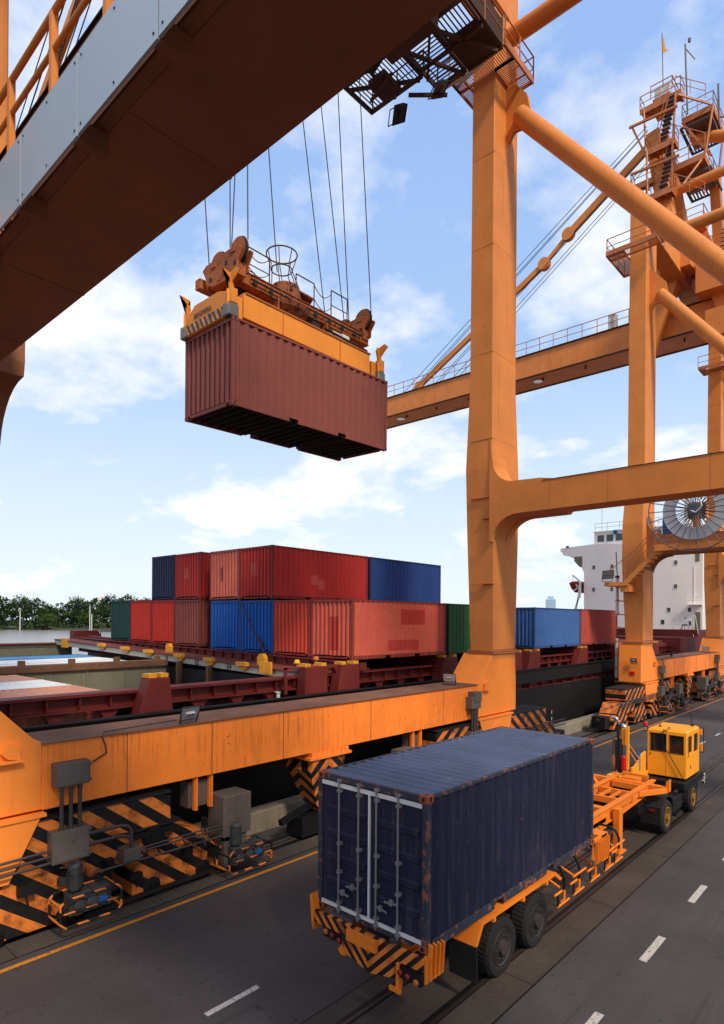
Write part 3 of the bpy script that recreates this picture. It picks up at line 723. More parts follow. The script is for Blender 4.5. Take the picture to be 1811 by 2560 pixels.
    plat(-16.9,-13.9,11.2,12.2,47.8); plat(-14.2,-12.0,12.8,16.8,46.6); plat(-16.3,-14.2,10.8,11.9,44.0); plat(-14.6,-12.4,12.0,16.3,42.6); plat(-16.2,-14.3,10.6,11.8,40.2); plat(-17.6,-15.9,11.3,12.2,42.0)
    m.box(-16.2,-14.9,12.1,13.4,47.9,48.9); rail_run(rr,[(-16.3,11.9,48.9),(-14.7,11.9,48.9),(-14.7,13.5,48.9)],h=1.0,r=.04)
    m.obb((-17.6,10.8,46.6),(-14.0,10.8,46.4),.16,.16); m.obb((-17.4,10.6,42.6),(-13.8,10.6,42.4),.16,.16)
    m.build('stair_tower',m_rail,root)
    for (za,zb) in ((40.3,43.9),(44.1,47.6)):
        for i in range(12):
            t=i/11; stt.box(-15.5+.7*t,-14.9+.7*t,11.0,11.4,za+(zb-za)*t-.03,za+(zb-za)*t+.03)
        rr.tube((-15.7,11.0,za+.9),(-14.7,11.0,zb+.9),.03,5); rr.tube((-15.7,11.0,za),(-14.7,11.0,zb),.05,5)
    for (a,b_) in (((-16.6,11.2,47.8),(-16.3,10.8,44.0)),((-14.2,11.0,47.6),(-14.3,10.8,44.0)),((-12.0,12.8,46.6),(-12.4,12.2,42.6)),((-12.1,16.6,46.6),(-12.4,16.2,42.6)),((-16.2,10.7,44),(-16.1,10.6,40.2)),((-14.3,10.7,44),(-14.3,10.6,40.2)),((-17.4,11.0,46.6),(-16.2,11.0,43.4)),((-14.2,12.8,46.4),(-12.1,12.9,42.8)),((-14.0,11.0,47.4),(-12.2,12.8,46.8)),((-12.4,12.2,42.6),(-13.6,11.0,40.3))):
        stt2=MB(); stt2.obb(a,b_,.10,.14); stt2.build('tower_brace',m_rail,root)
    for z in (46.1,42.1):
        gg=MB(); grate(gg,-14.4,-12.1,12.9,16.5,z,gap=.22,t=.12,frame=.15); gg.build('grating_deck',m_stairs,root)
    for z in (47.8,44.0,40.2):
        rail_run(rr,[(-14.2,10.9,z),(-12.4,12.2,z-.8)],h=1.1,r=.03)
    plat2=MB(); 
    for (x0,x1,y0,y1,z) in ((-14.3,-12.0,10.2,11.6,36.6),(-13.2,-10.0,11.0,14.6,34.4),(-12.6,-9.0,10.6,14.0,32.4)):
        plat2.box(x0,x1,y0,y1,z-.3,z); rail_run(rr,[(x0,y0,z),(x1,y0,z),(x1,y1,z)],h=1.1,r=.035)
    plat2.box(-12.5,-8.0,10.2,16.5,31.2,33.6).box(-11.8,-8.6,10.0,11.2,27.6,29.6); plat2.obb((-12.6,11.6,36.0),(-10.0,11.8,28.0),.8,1.3,up=(1,0,0)); plat2.build('machinery_deck',m_boom,root)
    for i in range(9): stt.box(-11.0+.0*i,-10.0,10.4+.1*i,10.55+.1*i,33.0+.35*i,33.05+.35*i)
    rr.build('tower_railing',m_rail,root); stt.build('stair_tread',m_stairs,root)
    m=MB(); m.box(-16.1,-15.0,12.2,13.0,48.95,49.7); m.build('tower_cabin',m_whitebox,root)
    m=MB(); m.tube((-15.4,12,49.5),(-15.5,12,53.8),.04,6); m.tube((-13.7,12.4,46.6),(-13.9,12.4,52.2),.07,6); m.tube((-13.2,12.4,50.6),(-13.9,12.4,51.9),.04,6); m.lathe([(.1,0),(.12,.25)],(-13.6,12.4,52.2),(0,0,1),8); m.tube((-11.6,13,45),(-11.7,13,48.2),.08,6); m.build('mast_pole',m_grey,root)
    m=MB(); m.add([(-15.5,12,53.7),(-15.38,12.05,53.3),(-15.25,12.1,52.4),(-14.9,12.0,52.1),(-15.46,12,52.15)],[[0,1,2,3,4]]); m.build('pennant',m_yel,root)
    # --- cable reel with its platform and stairs, seaward side leg brackets & white conduit
    ry,cx,cz=.45,-10.06,13.46
    m=MB(); sp=26
    m.lathe([(.42,-.12),(.42,.05),(.3,.08)],(cx,ry,cz),(0,-1,0),24)
    for i in range(sp):
        t=2*math.pi*i/sp; e=(math.cos(t),math.sin(t)); m.tube((cx+.3*e[0],ry-.03,cz+.3*e[1]),(cx+2.55*e[0],ry-.25,cz+2.55*e[1]),.028,6)
        m.tube((cx+.3*e[0],ry+.35,cz+.3*e[1]),(cx+1.9*e[0],ry+.4,cz+1.9*e[1]),.025,6)
    m.ring((cx,ry-.25,cz),(0,1,0),2.55,.035,56,6); re=m.build('cable_reel',m_spoke,root)
    m=MB()
    for i in range(12): m.ring((cx,ry+.12,cz),(0,1,0),1.12+i*.062,.034,48,6)
    m.build('wound_cable',m_cable,re)
    m=MB(); m.path([(cx-1.1,ry-.12,cz+.9),(cx-.2,ry-.2,cz+.75),(cx+.35,ry-.25,cz+.5),(cx+.45,ry-.25,cz+.1),(cx+.1,ry-.22,cz-.25),(cx-.15,ry-.2,cz-.1)],.035,8); m.build('reel_feed_cable',m_cable,re)
    m=MB(); grate(m,-12.4,-8.0,.7,2.75,11.35); m.box(-12.4,-8,.66,.7,11.1,11.5)
    m.obb((cx,ry+.5,11.4),(cx,ry+.5,13.4),.3,.5); m.box(cx-.5,cx+.5,ry+.4,ry+1.2,13.0,13.9)
    for i in range(9): t=i/8; m.box(-14.4+.12+2.0*t,-14.4+.42+2.0*t,.9,1.7,9.25+1.9*t-.03,9.25+1.9*t+.03)
    m.obb((-14.3,.9,9.1),(-12.3,.9,11.2),.06,.3); m.obb((-14.3,1.7,9.1),(-12.3,1.7,11.2),.06,.3); m.box(-15.6,-14.1,.85,2.0,9.0,9.25); m.box(-14.6,-14.0,1.0,2.2,8.6,9.0)
    pf=m.build('reel_platform',m_leg,root)
    m=MB(); rail_run(m,[(-12.4,.72,11.4),(-8,.72,11.4)]); m.path([(-14.3,.9,9.2),(-14.3,.9,10.2),(-12.4,.9,12.4)],.03); m.path([(-14.3,.9,9.7),(-12.4,.9,11.9)],.025); m.path([(-15.2,.4,9.9),(-13.5,.4,11.2),(-12.2,.3,12.6)],.03); m.build('platform_railing',m_rail,pf)
    m=MB(); m.box(-12.0,-11.5,.9,1.3,12.2,13.1); m.build('blue_drum',m_blue,root)
    flood(-15.35,.8,9.75,(-.35,-1,.15),.42,glass=m_grey)
    m=MB()
    for i in range(8):
        z=9.0-i*.92; xl=-14.85+.02*i
        m.prism([(-15.35,z),(xl+.5,z),(xl+.5,z-.28),(xl+.1,z-.1),(-15.35,z-.05)],1,2.6,2.72); m.lathe([(.15,-.05),(.15,.05)],(-15.28,2.4,z),(0,0,1),12)
    m.build('pipe_bracket',m_leg,root)
    m=MB(); m.tube((-15.3,2.4,7.05),(-15.3,2.4,9.7),.11,12).tube((-15.3,2.4,2.75),(-15.3,2.4,5.5),.12,12); cc=m.build('white_conduit',m_whitebox,root)
    m=MB(); m.tube((-15.3,2.4,5.5),(-15.3,2.4,7.05),.035,6).tube((-15.3,2.4,9.7),(-15.32,2.2,11.4),.035,6).tube((-15.3,2.4,2.2),(-15.3,2.4,2.75),.035,6).tube((-15.3,2.4,9.62),(-15.3,2.4,9.78),.15,10).tube((-15.3,2.4,2.7),(-15.3,2.4,2.82),.14,10); m.build('conduit_cable',m_pipe,cc)
    m=MB(); m.box(-14.2,-13.9,1.72,1.8,3.1,3.35); m.build('alarm_box',m_redp,root)
    # --- walkway with grey panels on the camera side of the near portal beam
    m=MB(); m.box(-13.2,6.5,2.22,2.60,11.32,11.36); m.box(-13.2,6.5,2.19,2.23,11.1,11.3); m.box(-13.2,6.5,2.50,2.615,11.07,11.11)
    for i in range(14): x=-12.6+i*1.4; m.box(x-.05,x+.05,2.19,2.62,10.85,11.05)
    wk=m.build('walkway',m_soffit,root)
    m=MB(); 
    for i in range(13):
        x=-12.75+i*1.27; mb=x
        m.box(x,x+1.245,2.165,2.188,10.57,11.25)
    pn=m.build('side_panels',m_panel,wk)
    m=MB()
    for i in range(13):
        x=-12.75+i*1.27
        for xx in (x+.05,x+.62,x+1.2):
            for z in (10.63,11.19): m.tube((xx,2.16,z),(xx,2.168,z),.010,8)
    m.build('panel_bolts',m_dark,pn)
    m=MB()
    for i in range(13): x=-12.17+1.06*i; m.box(x-.03,x+.03,2.20,2.26,11.2,12.06)
    m.tube((-13,2.23,12.06),(6,2.23,12.06),.032,8).tube((-13,2.23,11.72),(6,2.23,11.72),.026,8)
    m.build('walkway_railing',m_leg,wk)
    return root
crane=make_crane()
c2=copy_tree(crane); c2.location.y+=40.5
for o_ in kids(c2):
    if o_.name.split('.')[0] in ('side_panels','panel_bolts','walkway','walkway_railing','trolley'): bpy.data.objects.remove(o_)
for o_ in kids(c2):
    nm_=o_.name.split('.')[0]
    if o_.type=='MESH' and nm_ in ('service_platform','floodlight','lamp_glass','platform_railing'):
        zs=[v.co.z for v in o_.data.vertices]; xs=[v.co.y for v in o_.data.vertices]
        if 24<sum(zs)/len(zs)<29.5: bpy.data.objects.remove(o_)
c2['label']='orange quay gantry crane farther along the quay, with tall stair tower and grey cable reel'
# ------------------------------------------------------------------ spreader
sp=thing('container_spreader','yellow container spreader with rusty headblock, gripping the maroon container in the air','spreader',(-15.4,13.5,15.1))
m=MB()
m.box(-15.0,-14.35,10.75,16.2,15.22,15.95).box(-16.4,-15.75,10.75,16.2,15.22,15.95); m.box(-16.3,-14.45,12.6,14.4,15.4,16.0)
sb=m.build('main_beam',m_spy,sp,bevel=.02)
m=MB(); m.box(-14.35,-14.335,12.2,12.22,15.24,15.94).box(-14.35,-14.335,14.68,14.70,15.24,15.94).box(-14.35,-14.32,10.8,16.2,15.92,15.97); m.build('beam_seam',m_spr,sb)
for s,y in ((0,10.18),(1,16.55)):
    m=MB(); ya,yb=(y-.06,y+.5) if s==0 else (y-.3,y+.26)
    m.prism([(-16.5,15.05),(-14.3,15.05),(-14.3,15.72),(-14.75,15.86),(-15.9,15.86),(-16.4,15.5)],1,ya,yb)
    eb=m.build('end_beam',m_spy,sp,bevel=.02)
    m=MB(); yy=ya-.006 if s==0 else yb+.002
    m.box(-16.5,-14.32,yy,yy+.004,15.07,15.36); m.build('hazard_plate',m_sph,eb)
    for x in (-16.47,-14.30):
        m=MB(); m.box(x-.15,x+.15,y-.10 if s==0 else y-.12,y+.26,15.03,15.40); m.build('corner_housing',m_sps,sp,bevel=.03)
        m=MB(); m.box(x-.12,x+.12,y,y+.24,15.42,15.85); m.tube((x,y+.1,15.42),(x,y+.1,15.95),.07,10); m.tube((x+.08,y-.06,15.3),(x+.08,y-.06,15.75),.05,8); m.build('twistlock_drive',m_spy,sp,bevel=.02)
        m=MB(); sx=1 if x>-15 else -1; sy=-1 if s==0 else 1
        m.prism([(x-.07,15.78),(x+.07,15.78),(x+.09,16.0),(x+.30*sx+.12,16.22),(x+.26*sx,16.36),(x-.16,16.24),(x-.1,16.0)],1,y+.06,y+.09)
        m.prism([(y+.02,15.78),(y+.16,15.78),(y+.18,16.0),(y+.1+.3*sy,16.30),(y+.05-.1*sy,16.26),(y,16.0)],0,x-.02,x+.02)
        m.box(x-.05,x+.05,y+.02,y+.12,15.7,16.1)
        m.build('gather_guide',m_spy,sp)
text('maker_lettering','BROMMA',.21,m_txt,sp,(-15.45,10.10,15.50),ROTX)
m=MB(); m.box(-16.15,-15.9,10.3,16.6,16.45,16.75).box(-14.95,-14.7,10.8,16.5,16.45,16.8).box(-15.9,-14.95,10.8,11.1,16.5,16.75).box(-15.9,-14.95,15.9,16.3,16.5,16.75).box(-15.9,-14.95,13.0,13.9,16.5,16.7)
m.box(-15.9,-14.95,11.6,11.8,16.5,16.7).box(-15.9,-14.95,14.7,14.9,16.5,16.7)
m.box(-15.5,-15.3,13.8,14.0,17.1,17.2)
m.box(-14.98,-14.66,10.8,16.5,16.43,16.46).box(-14.98,-14.66,10.8,16.5,16.79,16.82)
for i in range(9): y=11.2+i*.6; m.box(-14.70,-14.665,y,y+.03,16.46,16.79)
m.box(-15.9,-14.95,11.2,12.4,16.74,16.77).box(-15.9,-14.95,14.0,15.9,16.74,16.77); m.box(-14.95,-14.55,12.2,12.24,16.0,16.45).box(-14.95,-14.55,14.3,14.34,16.0,16.45)
m.build('headblock',m_spr,sp,bevel=.01)
m=MB(); m.lathe([(.60,0),(.56,.06),(.50,.35),(.44,.62)],(-15.35,13.15,16.78),(0,0,1),24); m.lathe([(.42,-.70),(.6,-.45),(.9,-.15),(.95,-.02)],(-15.3,12.9,16.5),(0,0,1),28); m.obb((-15.2,13.6,17.3),(-15.0,14.0,17.15),.45,.05)
m.build('cable_basket_drum',paint('grimy_drum','#7a4224',.7,rust=1.1,rustcol='#2c1a14',streak=.8,streakcol='#2c1a14',var=.3,rscale=5),sp)
m=MB()
for i in range(8): y=11.3+i*.62; m.box(-14.64,-14.60,y,y+.12,16.5,16.66)
m.box(-15.8,-15.0,11.0,12.3,16.2,16.42).box(-15.8,-15.0,14.3,15.9,16.15,16.42)
m.build('grime_housing',m_dark,sp)
m=MB(); m.tube((-14.62,11.2,16.62),(-14.62,16.0,16.62),.03,6).tube((-14.60,11.5,16.38),(-14.60,14.0,16.34),.025,6).tube((-14.55,14.2,16.2),(-14.5,16.2,16.1),.04,8); m.box(-14.95,-14.6,12.6,12.9,16.1,16.4).box(-14.95,-14.55,13.6,13.95,15.98,16.25)
m.build('hydraulic_pipe',m_dark,sp)
for s,(yb,dz) in enumerate(((10.35,0),(16.1,.28))):
    # sheave block: side plates + 2 sheaves, lies across (x)
    prof=[(-15.85,16.92),(-15.68,17.03),(-15.45,17.04),(-14.25,17.10),(-14.0,17.0),(-13.9,16.9),(-14.1,16.62),(-14.1,16.42),(-14.35,16.36),(-14.45,16.22),(-15.3,16.28),(-15.62,16.42),(-15.72,16.7)]
    m=MB(); xs=-.9 if s else 0
    for yy in (yb,yb+.36): m.prism([(x+xs*.5,z+dz) for x,z in prof],1,yy,yy+.04)
    m.box(-15.5+xs*.5,-14.2+xs*.5,yb+.04,yb+.36,16.3+dz,16.7+dz)
    m.box(-14.45+xs*.5,-14.2+xs*.5,yb-.03,yb,16.9+dz,17.05+dz).box(-15.4+xs*.5,-15.15+xs*.5,yb-.03,yb,16.8+dz,16.95+dz)
    sbk=m.build('sheave_block',m_spr,sp,bevel=.015)
    m=MB()
    for xa,za in ((-15.5,16.45),(-14.72,16.66),(-14.32,16.52)): m.box(xa+xs*.5,xa+.13+xs*.5,yb-.004,yb+.01,za+dz,za+.14+dz)
    m.build('block_opening',m_black,sbk)  # thin black boxes on the plate, painted shade of its square recesses
    for x,z in ((-14.32,17.05),(-15.28,16.99)):
        m=MB(); m.ring((x+xs*.5,yb+.2,z+dz-.02),(0,1,0),.365,.035,28,6); m.build('sheave_rim',m_dark,sp)
        m=MB(); m.lathe([(.37,-.06),(.33,-.03),(.33,.03),(.37,.06)],(x+xs*.5,yb+.2,z+dz-.02),(0,1,0),28); m.build('sheave',m_spr,sp)
m=MB()
rail_run(m,[(-15.0,11.3,16.8),(-15.0,12.2,16.8)],h=1.0,r=.02); rail_run(m,[(-15.0,13.3,16.8),(-15.0,14.1,16.8)],h=1.0,r=.02); rail_run(m,[(-15.0,14.9,16.9),(-15.0,15.7,16.9)],h=1.0,r=.02); rail_run(m,[(-16.0,11.3,16.8),(-16.0,12.4,16.8)],h=1.0,r=.02)
m.ring((-15.4,13.03,18.45),(0,0,1),.50,.022,28,6); m.ring((-15.4,13.03,17.95),(0,0,1),.34,.02,24,6)
for i in range(7):
    t=2*math.pi*i/7; c,s_=math.cos(t),math.sin(t); m.path([(-15.4+.5*c,13.03+.5*s_,18.45),(-15.4+.34*c,13.03+.34*s_,17.95),(-15.4+.5*c,13.2+.5*s_,17.3)],.016,5)
for a,b_ in (((-15,11.3),(-15,12.2)),((-15,14.1),(-15,14.9))):
    for z in (17.75,17.3): m.path([(a[0],a[1]+(b_[1]-a[1])*i/6,z-.25*math.sin(math.pi*i/6)) for i in range(7)],.014,4)
m.build('headblock_railing',m_plat,sp)
m=MB(); m.box(-14.95,-14.6,14.6,15.0,16.0,16.3).box(-14.9,-14.6,15.05,15.4,16.0,16.35); m.build('control_box',m_whitebox,sp)
m=MB(); m.path([(-14.8,13.2,16.6),(-14.5,13.0,16.5),(-14.4,12.95,16.1)],.03); m.path([(-14.8,14.0,16.2),(-14.5,14.4,16.05),(-14.6,14.8,16.1)],.03); m.build('hydraulic_hose',m_black,sp)
for p_,q in (((-15.65,10.45,17.13),(-16.76,10.4,27)),((-14.75,10.55,17.3),(-16.2,11.5,27)),((-14.68,10.55,17.3),(-15.4,11.5,27)),((-13.92,10.55,17.2),(-14.7,11.0,27)),((-15.4,12.84,17.8),(-16.43,12.84,27)),((-15.36,15.0,17.0),(-16.99,15.0,27)),((-15.44,16.0,17.4),(-16.88,16.0,27)),((-15.38,16.2,17.4),(-16.0,16.1,27)),((-14.4,16.3,17.4),(-15.2,16.4,27))):
    k_=(28.9-p_[2])/(27-p_[2]); q=tuple(p_[i]+(q[i]-p_[i])*k_ for i in range(3)); m=MB(); m.tube(p_,q,.017,6); m.build('hoist_rope',m_rope,sp)
# ------------------------------------------------------------------ ship
ship=thing('cargo_ship','black hulled container ship with red deck and white superstructure moored along the quay','ship',(-30,20,0))
m=MB(); m.box(-46,-16.3,-45,96,-3,2.78); m.build('hull',m_hull,ship)
m=MB(); m.box(-16.42,-16.3,-45,62,3.12,3.86); m.box(-16.48,-16.2,-45,62,3.86,3.9)
m.build('bulwark',m_hull,ship)
m=MB()
for i in range(70): y=-44+i*1.5; m.box(-16.7,-16.43,y,y+.06,2.8,3.5)
m.build('bulwark_stay',m_deck,ship)
m=MB(); m.box(-45.9,-16.5,-45,96,2.785,2.80); m.build('main_deck',m_decktop,ship)
# coaming along the quay side
m=MB(); m.box(-17.75,-17.15,-45,62,4.42,4.50); m.box(-17.5,-17.42,-45,62,4.05,4.42); m.box(-17.5,-17.2,-45,62,4.0,4.05)
for i in range(120): y=-44.5+i*.88; m.box(-17.42,-17.22,y,y+.03,4.05,4.42)
for i in range(71):
    y=-44.2+i*1.5
    m.prism([(y-.55,4.02),(y+.55,4.02),(y+.34,3.97),(y+.2,3.85),(y+.13,3.6),(y+.12,2.8),(y-.12,2.8),(y-.13,3.6),(y-.2,3.85),(y-.34,3.97)],0,-17.5,-17.3)
m.build('near_coaming',m_deck,ship)
m=MB(); m.box(-18.2,-18.1,-45,64,-2,4.35); m.build('inner_bulkhead',m_dark,ship)
m=MB()
for y,l in ((9.7,'a'),): pass
def ped(ya,yb,yt0,yt1):
    m=MB(); m.prism([(ya,2.8),(yb,2.8),(yt1,4.86),(yt0,4.86)],0,-17.15,-16.65); o=m.build('lashing_pedestal',m_deck,ship,bevel=.02)
    c=MB(); c.box(-17.1,-16.7,yt0,yt0+.25,4.865,4.98).box(-17.1,-16.7,yt1-.28,yt1-.02,4.865,4.98); c.build('pedestal_cap',m_yel,o)
ped(8.55,10.1,9.2,9.85); ped(15.3,16.5,15.4,16.5); ped(16.85,18.3,17.3,18.3); ped(23.6,25.4,24.25,25.4); ped(30.9,32.0,31.0,32.0); ped(32.4,34.25,33.0,34.25); ped(39.0,41.3,40.3,41.3); ped(46.6,47.8,46.8,47.8); ped(48.3,50,48.6,49.8); ped(55,57,55.5,56.6)
m=MB(); m.box(-17.0,-16.9,14.6,14.7,3.9,4.86).box(-17.0,-16.9,14.6,15.4,4.8,4.86)
m.prism([(16.5,4.4),(16.75,4.75),(17.1,4.75),(17.3,4.4),(17.3,4.86),(16.5,4.86)],0,-17.1,-16.9); m.build('pedestal_link',m_deck,ship)
# transverse hatch beam with cambered top
def zc(x): return 4.46+(-17.5-x)*.030
m=MB(); m.prism([(-42,zc(-42)),(-17.5,zc(-17.5)),(-17.5,zc(-17.5)+.05),(-42,zc(-42)+.05)],1,16.4,17.92); 
m.build('hatch_beam_top',m_decktop,ship)
m=MB(); m.prism([(-42,zc(-42)-.02),(-17.5,zc(-17.5)-.02),(-17.5,zc(-17.5)-.26),(-42,zc(-42)-.30)],1,16.45,16.6); hb=m.build('hatch_beam',paint('beam_grey','#a5a294',.6,rust=.2,streak=.3,var=.08),ship)
for s_,x in (('02',-25.4),('04',-22.85),('0',-28.1)): text('beam_number',s_,.36,m_txt,hb,(x,16.44,zc(x)-.15),ROTX,.008)
text('beam_number','0',.3,m_wtxt,ship,(-17.13,18.7,4.72),ROTPX)
m=MB(); m.box(-42,-17.9,16.6,17.9,-2,4.2); m.build('hold_end_wall',m_dark,ship)
m=MB()
for x in (-35.0,-32.2,-29.7,-26.75,-24.2,-21.7):
    m.prism([(x-.36,zc(x)+.02),(x+.36,zc(x)+.02),(x+.36,zc(x)+.14),(x+.2,zc(x)+.18),(x-.36,zc(x)+.18)],1,16.2,16.40); m.prism([(x-.38,zc(x)+.02),(x+.38,zc(x)+.02),(x+.16,zc(x)-.16),(x-.16,zc(x)-.16)],1,16.33,16.40)
m.build('cell_guide',m_yel,ship)
m=MB(); m.box(-20.4,-19.68,16.2,16.3,4.36,4.86); m.box(-40.6,-39.9,16.3,16.5,4.75,5.32); m.prism([(-29.05,4.86),(-28.62,4.86),(-28.62,5.18),(-28.75,5.34),(-28.92,5.34),(-29.05,5.18)],1,16.9,17.1); m.prism([(-21.45,4.6),(-20.95,4.6),(-20.95,4.95),(-21.1,5.12),(-21.3,5.12),(-21.45,4.95)],1,16.9,17.1); m.build('yellow_stop',m_yel,ship)
m=MB()
for x in (-26.75,-24.2): m.box(x-.1,x+.1,16.2,16.4,2.5,zc(x)-.2)
m.build('cell_guide_rail',m_ruststeel,ship)
# second beam carrying the stack
m=MB(); m.prism([(-42,5.12),(-16.9,4.55),(-16.9,4.86),(-42,5.42)],1,18.6,19.0); m.prism([(-42,4.4),(-17.2,4.0),(-17.2,4.3),(-42,4.9)],1,18.0,18.2); m.prism([(-42,5.05),(-17.2,4.52),(-17.2,4.60),(-42,5.13)],1,17.9,19.5)
for i in range(16):
    x=-40+i*1.5; z=4.5+(-17.2-x)*.021; m.box(x-.03,x+.03,17.9,18.3,z-.3,z+.08)
for x in (-18.07,-20.5,-23,-25.5,-28.9,-31.3,-33.8,-36.3):
    z=4.52+(-17.2-x)*.021; m.box(x-1.1,x-.8,18.1,18.3,z,z+.42); m.box(x+.8,x+1.1,18.1,18.3,z,z+.42)
def zt(x): return 4.90+(-16.85-x)*.0135
m.prism([(-42,zc(-42)+.04),(-17.2,zc(-17.2)+.04),(-17.2,zt(-17.2)),(-42,zt(-42)+.05)],1,17.93,17.98); m.prism([(-42,zt(-42)+.05),(-17.2,zt(-17.2)),(-17.2,zt(-17.2)+.04),(-42,zt(-42)+.09)],1,17.80,18.1)
for i in range(31):
    x=-41+i*.78; m.box(x-.02,x+.02,17.82,17.93,zc(x)+.05,zt(x))
m.build('stack_support',m_deck,ship)
m=MB(); m.box(-44,-17.6,19.5,62,2.8,4.45); m.build('hatch_house',m_dark,ship)
m=MB(); 
for y in (24.7,31.2,34.0,40.4,47.0): m.box(-42,-17.1,y-.3,y+.3,4.45,4.95)
for i in range(30): y=19.5+i*1.4; m.box(-17.6,-17.5,y,y+.08,3.2,4.4)
m.build('hatch_cross_beams',m_deck,ship)
m=MB(); m.box(-42.5,-17.4,49,61.5,4.5,4.75); m.box(-42,-17.6,49.4,61,4.75,4.95)
for i in range(12): y=49.2+i*1.05; m.box(-17.5,-17.2,y,y+.06,3.5,4.5)
m.build('hatch_cover',m_decktop,ship)
# centre girder and far coaming
m=MB(); m.box(-28.7,-28.0,-45,16.4,4.48,4.56); m.box(-28.05,-27.95,-45,16.4,4.28,4.48); 
for i in range(10): y=-3+i*2.1; m.box(-28.4,-28.2,y,y+.25,4.56,4.78)
m.build('centre_girder',m_ruststeel,ship)
m=MB(); m.box(-28.5,-28.1,-45,16.4,-2,4.28)
for i in range(20): y=-20+i*1.8; m.box(-28.1,-28.04,y,y+.05,-2,4.28)
m.build('hold_bulkhead',m_hold,ship)
m=MB(); m.box(-43,-41.8,-45,17.5,4.75,4.9); m.box(-41.9,-41.85,-45,17.5,4.2,4.75); m.box(-44,-43,-45,17.5,2.8,4.6); 
m.build('far_coaming',m_hold,ship)
m=MB(); m.box(-43.1,-41.7,-45,17.6,4.905,4.99)
m.prism([(18.2,4.6),(20.4,4.6),(19.9,5.75),(18.2,5.75)],0,-43.9,-43.2).prism([(21.8,4.6),(24.0,4.6),(23.8,5.75),(21.6,5.75)],0,-43.9,-43.2); rail_run(m,[(-43.5,20.2,4.7),(-43.5,25,4.7)],h=1.0,r=.035); m.build('far_coaming_top',m_deck,ship)
m=MB(); m.box(-42,-17.9,-45,16.4,-2.1,-2.0); m.build('hold_floor',m_dark,ship)
# bollard lamps under the coaming
for y in (7.6,14.4,17.5,33.2):
    m=MB(); m.lathe([(.05,0),(.07,.08),(.07,.22),(.04,.27)],(-17.05,y,3.72),(0,0,1),10); m.box(-17.3,-17.05,y-.05,y+.05,3.98,4.02); m.tube((-17.05,y,3.98),(-17.05,y,4.0),.1,8); m.build('deck_lamp',m_whitebox if y>10 else m_deck,ship)
m=MB()
for y,a in ((11.6,.7),(12.5,.7),(13.6,.5),(5.2,.5)): m.box(-18.05,-18.0,y,y+a,3.1,3.75)
m.build('stowed_hatch_piece',m_decktop,ship)
text('draft_mark','F 10',.45,m_wtxt,ship,(-16.29,33.6,.9),ROTPX)
m=MB(); m.box(-16.30,-16.285,35.0,35.06,1.1,1.3).box(-16.30,-16.285,35.0,35.06,.7,.9).box(-16.30,-16.285,33.1,33.9,.62,.66); m.build('draft_ticks',m_wtxt,ship)
# dark mooring/boot top strip etc.; superstructure
SY=70.0
m=MB(); 
prof=[(-28.7,5.5),(-16.4,5.5),(-16.4,15.2),(-28.7,15.2)]
prof=[(-16.4,5.9),(-16.4,15.3),(-24.3,15.3),(-27.7,15.5),(-31.6,15.3),(-31.6,14.85),(-31.35,14.8),(-31.3,14.5),(-30.8,14.45),(-29.8,13.9),(-29.1,13.1),(-28.75,12.3),(-28.7,5.9)]
m.prism(prof,1,SY,SY+15); sup=m.build('superstructure',m_sup,ship)
m=MB(); m.box(-27.7,-17.6,SY+.3,SY+7,15.3,16.85); m.box(-27.8,-17.5,SY+.2,SY+7.2,16.85,16.95); m.build('wheelhouse',m_sup,ship)
m=MB()
for i in range(9): x=-27.3+i*1.02; m.box(x,x+.72,SY+.27,SY+.31,15.75,16.5)
m.build('wheelhouse_window',m_win,ship)
m=MB(); rail_run(m,[(-27.6,SY+.3,16.95),(-18,SY+.3,16.95)],h=.9,r=.03); rail_run(m,[(-33,SY+1,5.9),(-29,SY+1,5.9)],h=1.4,r=.04); m.tube((-26.9,SY+.5,17),(-26.9,SY+.5,21.5),.03,5); m.lathe([(.5,0),(.6,.4),(.4,.9)],(-22.9,SY+2,20.2),(0,0,1),12); m.obb((-23.5,SY+2,16.9),(-22.8,SY+2,20.2),.2,.2); m.obb((-22.2,SY+2,16.9),(-22.8,SY+2,20.2),.2,.2); m.tube((-17.4,SY+3,17),(-17.4,SY+3,23),.12,6); m.box(-18,-16.4,SY+2.9,SY+3.1,22.8,23.1); m.tube((-18.6,SY+3,17),(-18.6,SY+3,21),.35,10); m.build('mast_and_railings',m_whitebox,ship)
m=MB()
for x,z in ((-28.1+.5,12.85),(-25.55,12.85),(-27.6,10.3),(-25.55,10.3),(-27.6,7.75),(-23.3,12.9),(-23.3,10.3),(-23.3,7.8),(-23.3,5.9+.6),(-18.95,12.9),(-18.95,10.4),(-19.6,7.95),(-17.6,7.95),(-20.2,5.9+.75),(-17.6,5.9+.65)):
    m.box(x-.17,x+.17,SY-.03,SY,z-.24,z+.24)
m.build('window',m_win,ship)
m=MB()
for x,z in ((-28.1+.5,12.85),(-25.55,12.85),(-27.6,10.3),(-25.55,10.3),(-27.6,7.75),(-18.95,12.9),(-18.95,10.4),(-19.6,7.95),(-17.6,7.95),(-17.6,5.9+.65)):
    m.box(x-.21,x+.21,SY-.04,SY-.03,z+.22,z+.26).box(x-.21,x+.21,SY-.04,SY-.03,z-.26,z-.22).box(x-.21,x-.16,SY-.04,SY-.03,z-.22,z+.22).box(x+.16,x+.21,SY-.04,SY-.03,z-.22,z+.22)
m.build('window_frame',m_sup,ship)
m=MB(); m.box(-17.1,-16.7,SY-.03,SY-.01,12.9,14.0); m.box(-17.1,-16.6,SY-.03,SY-.01,5.95,7.7); m.build('door_opening',m_hold,ship)
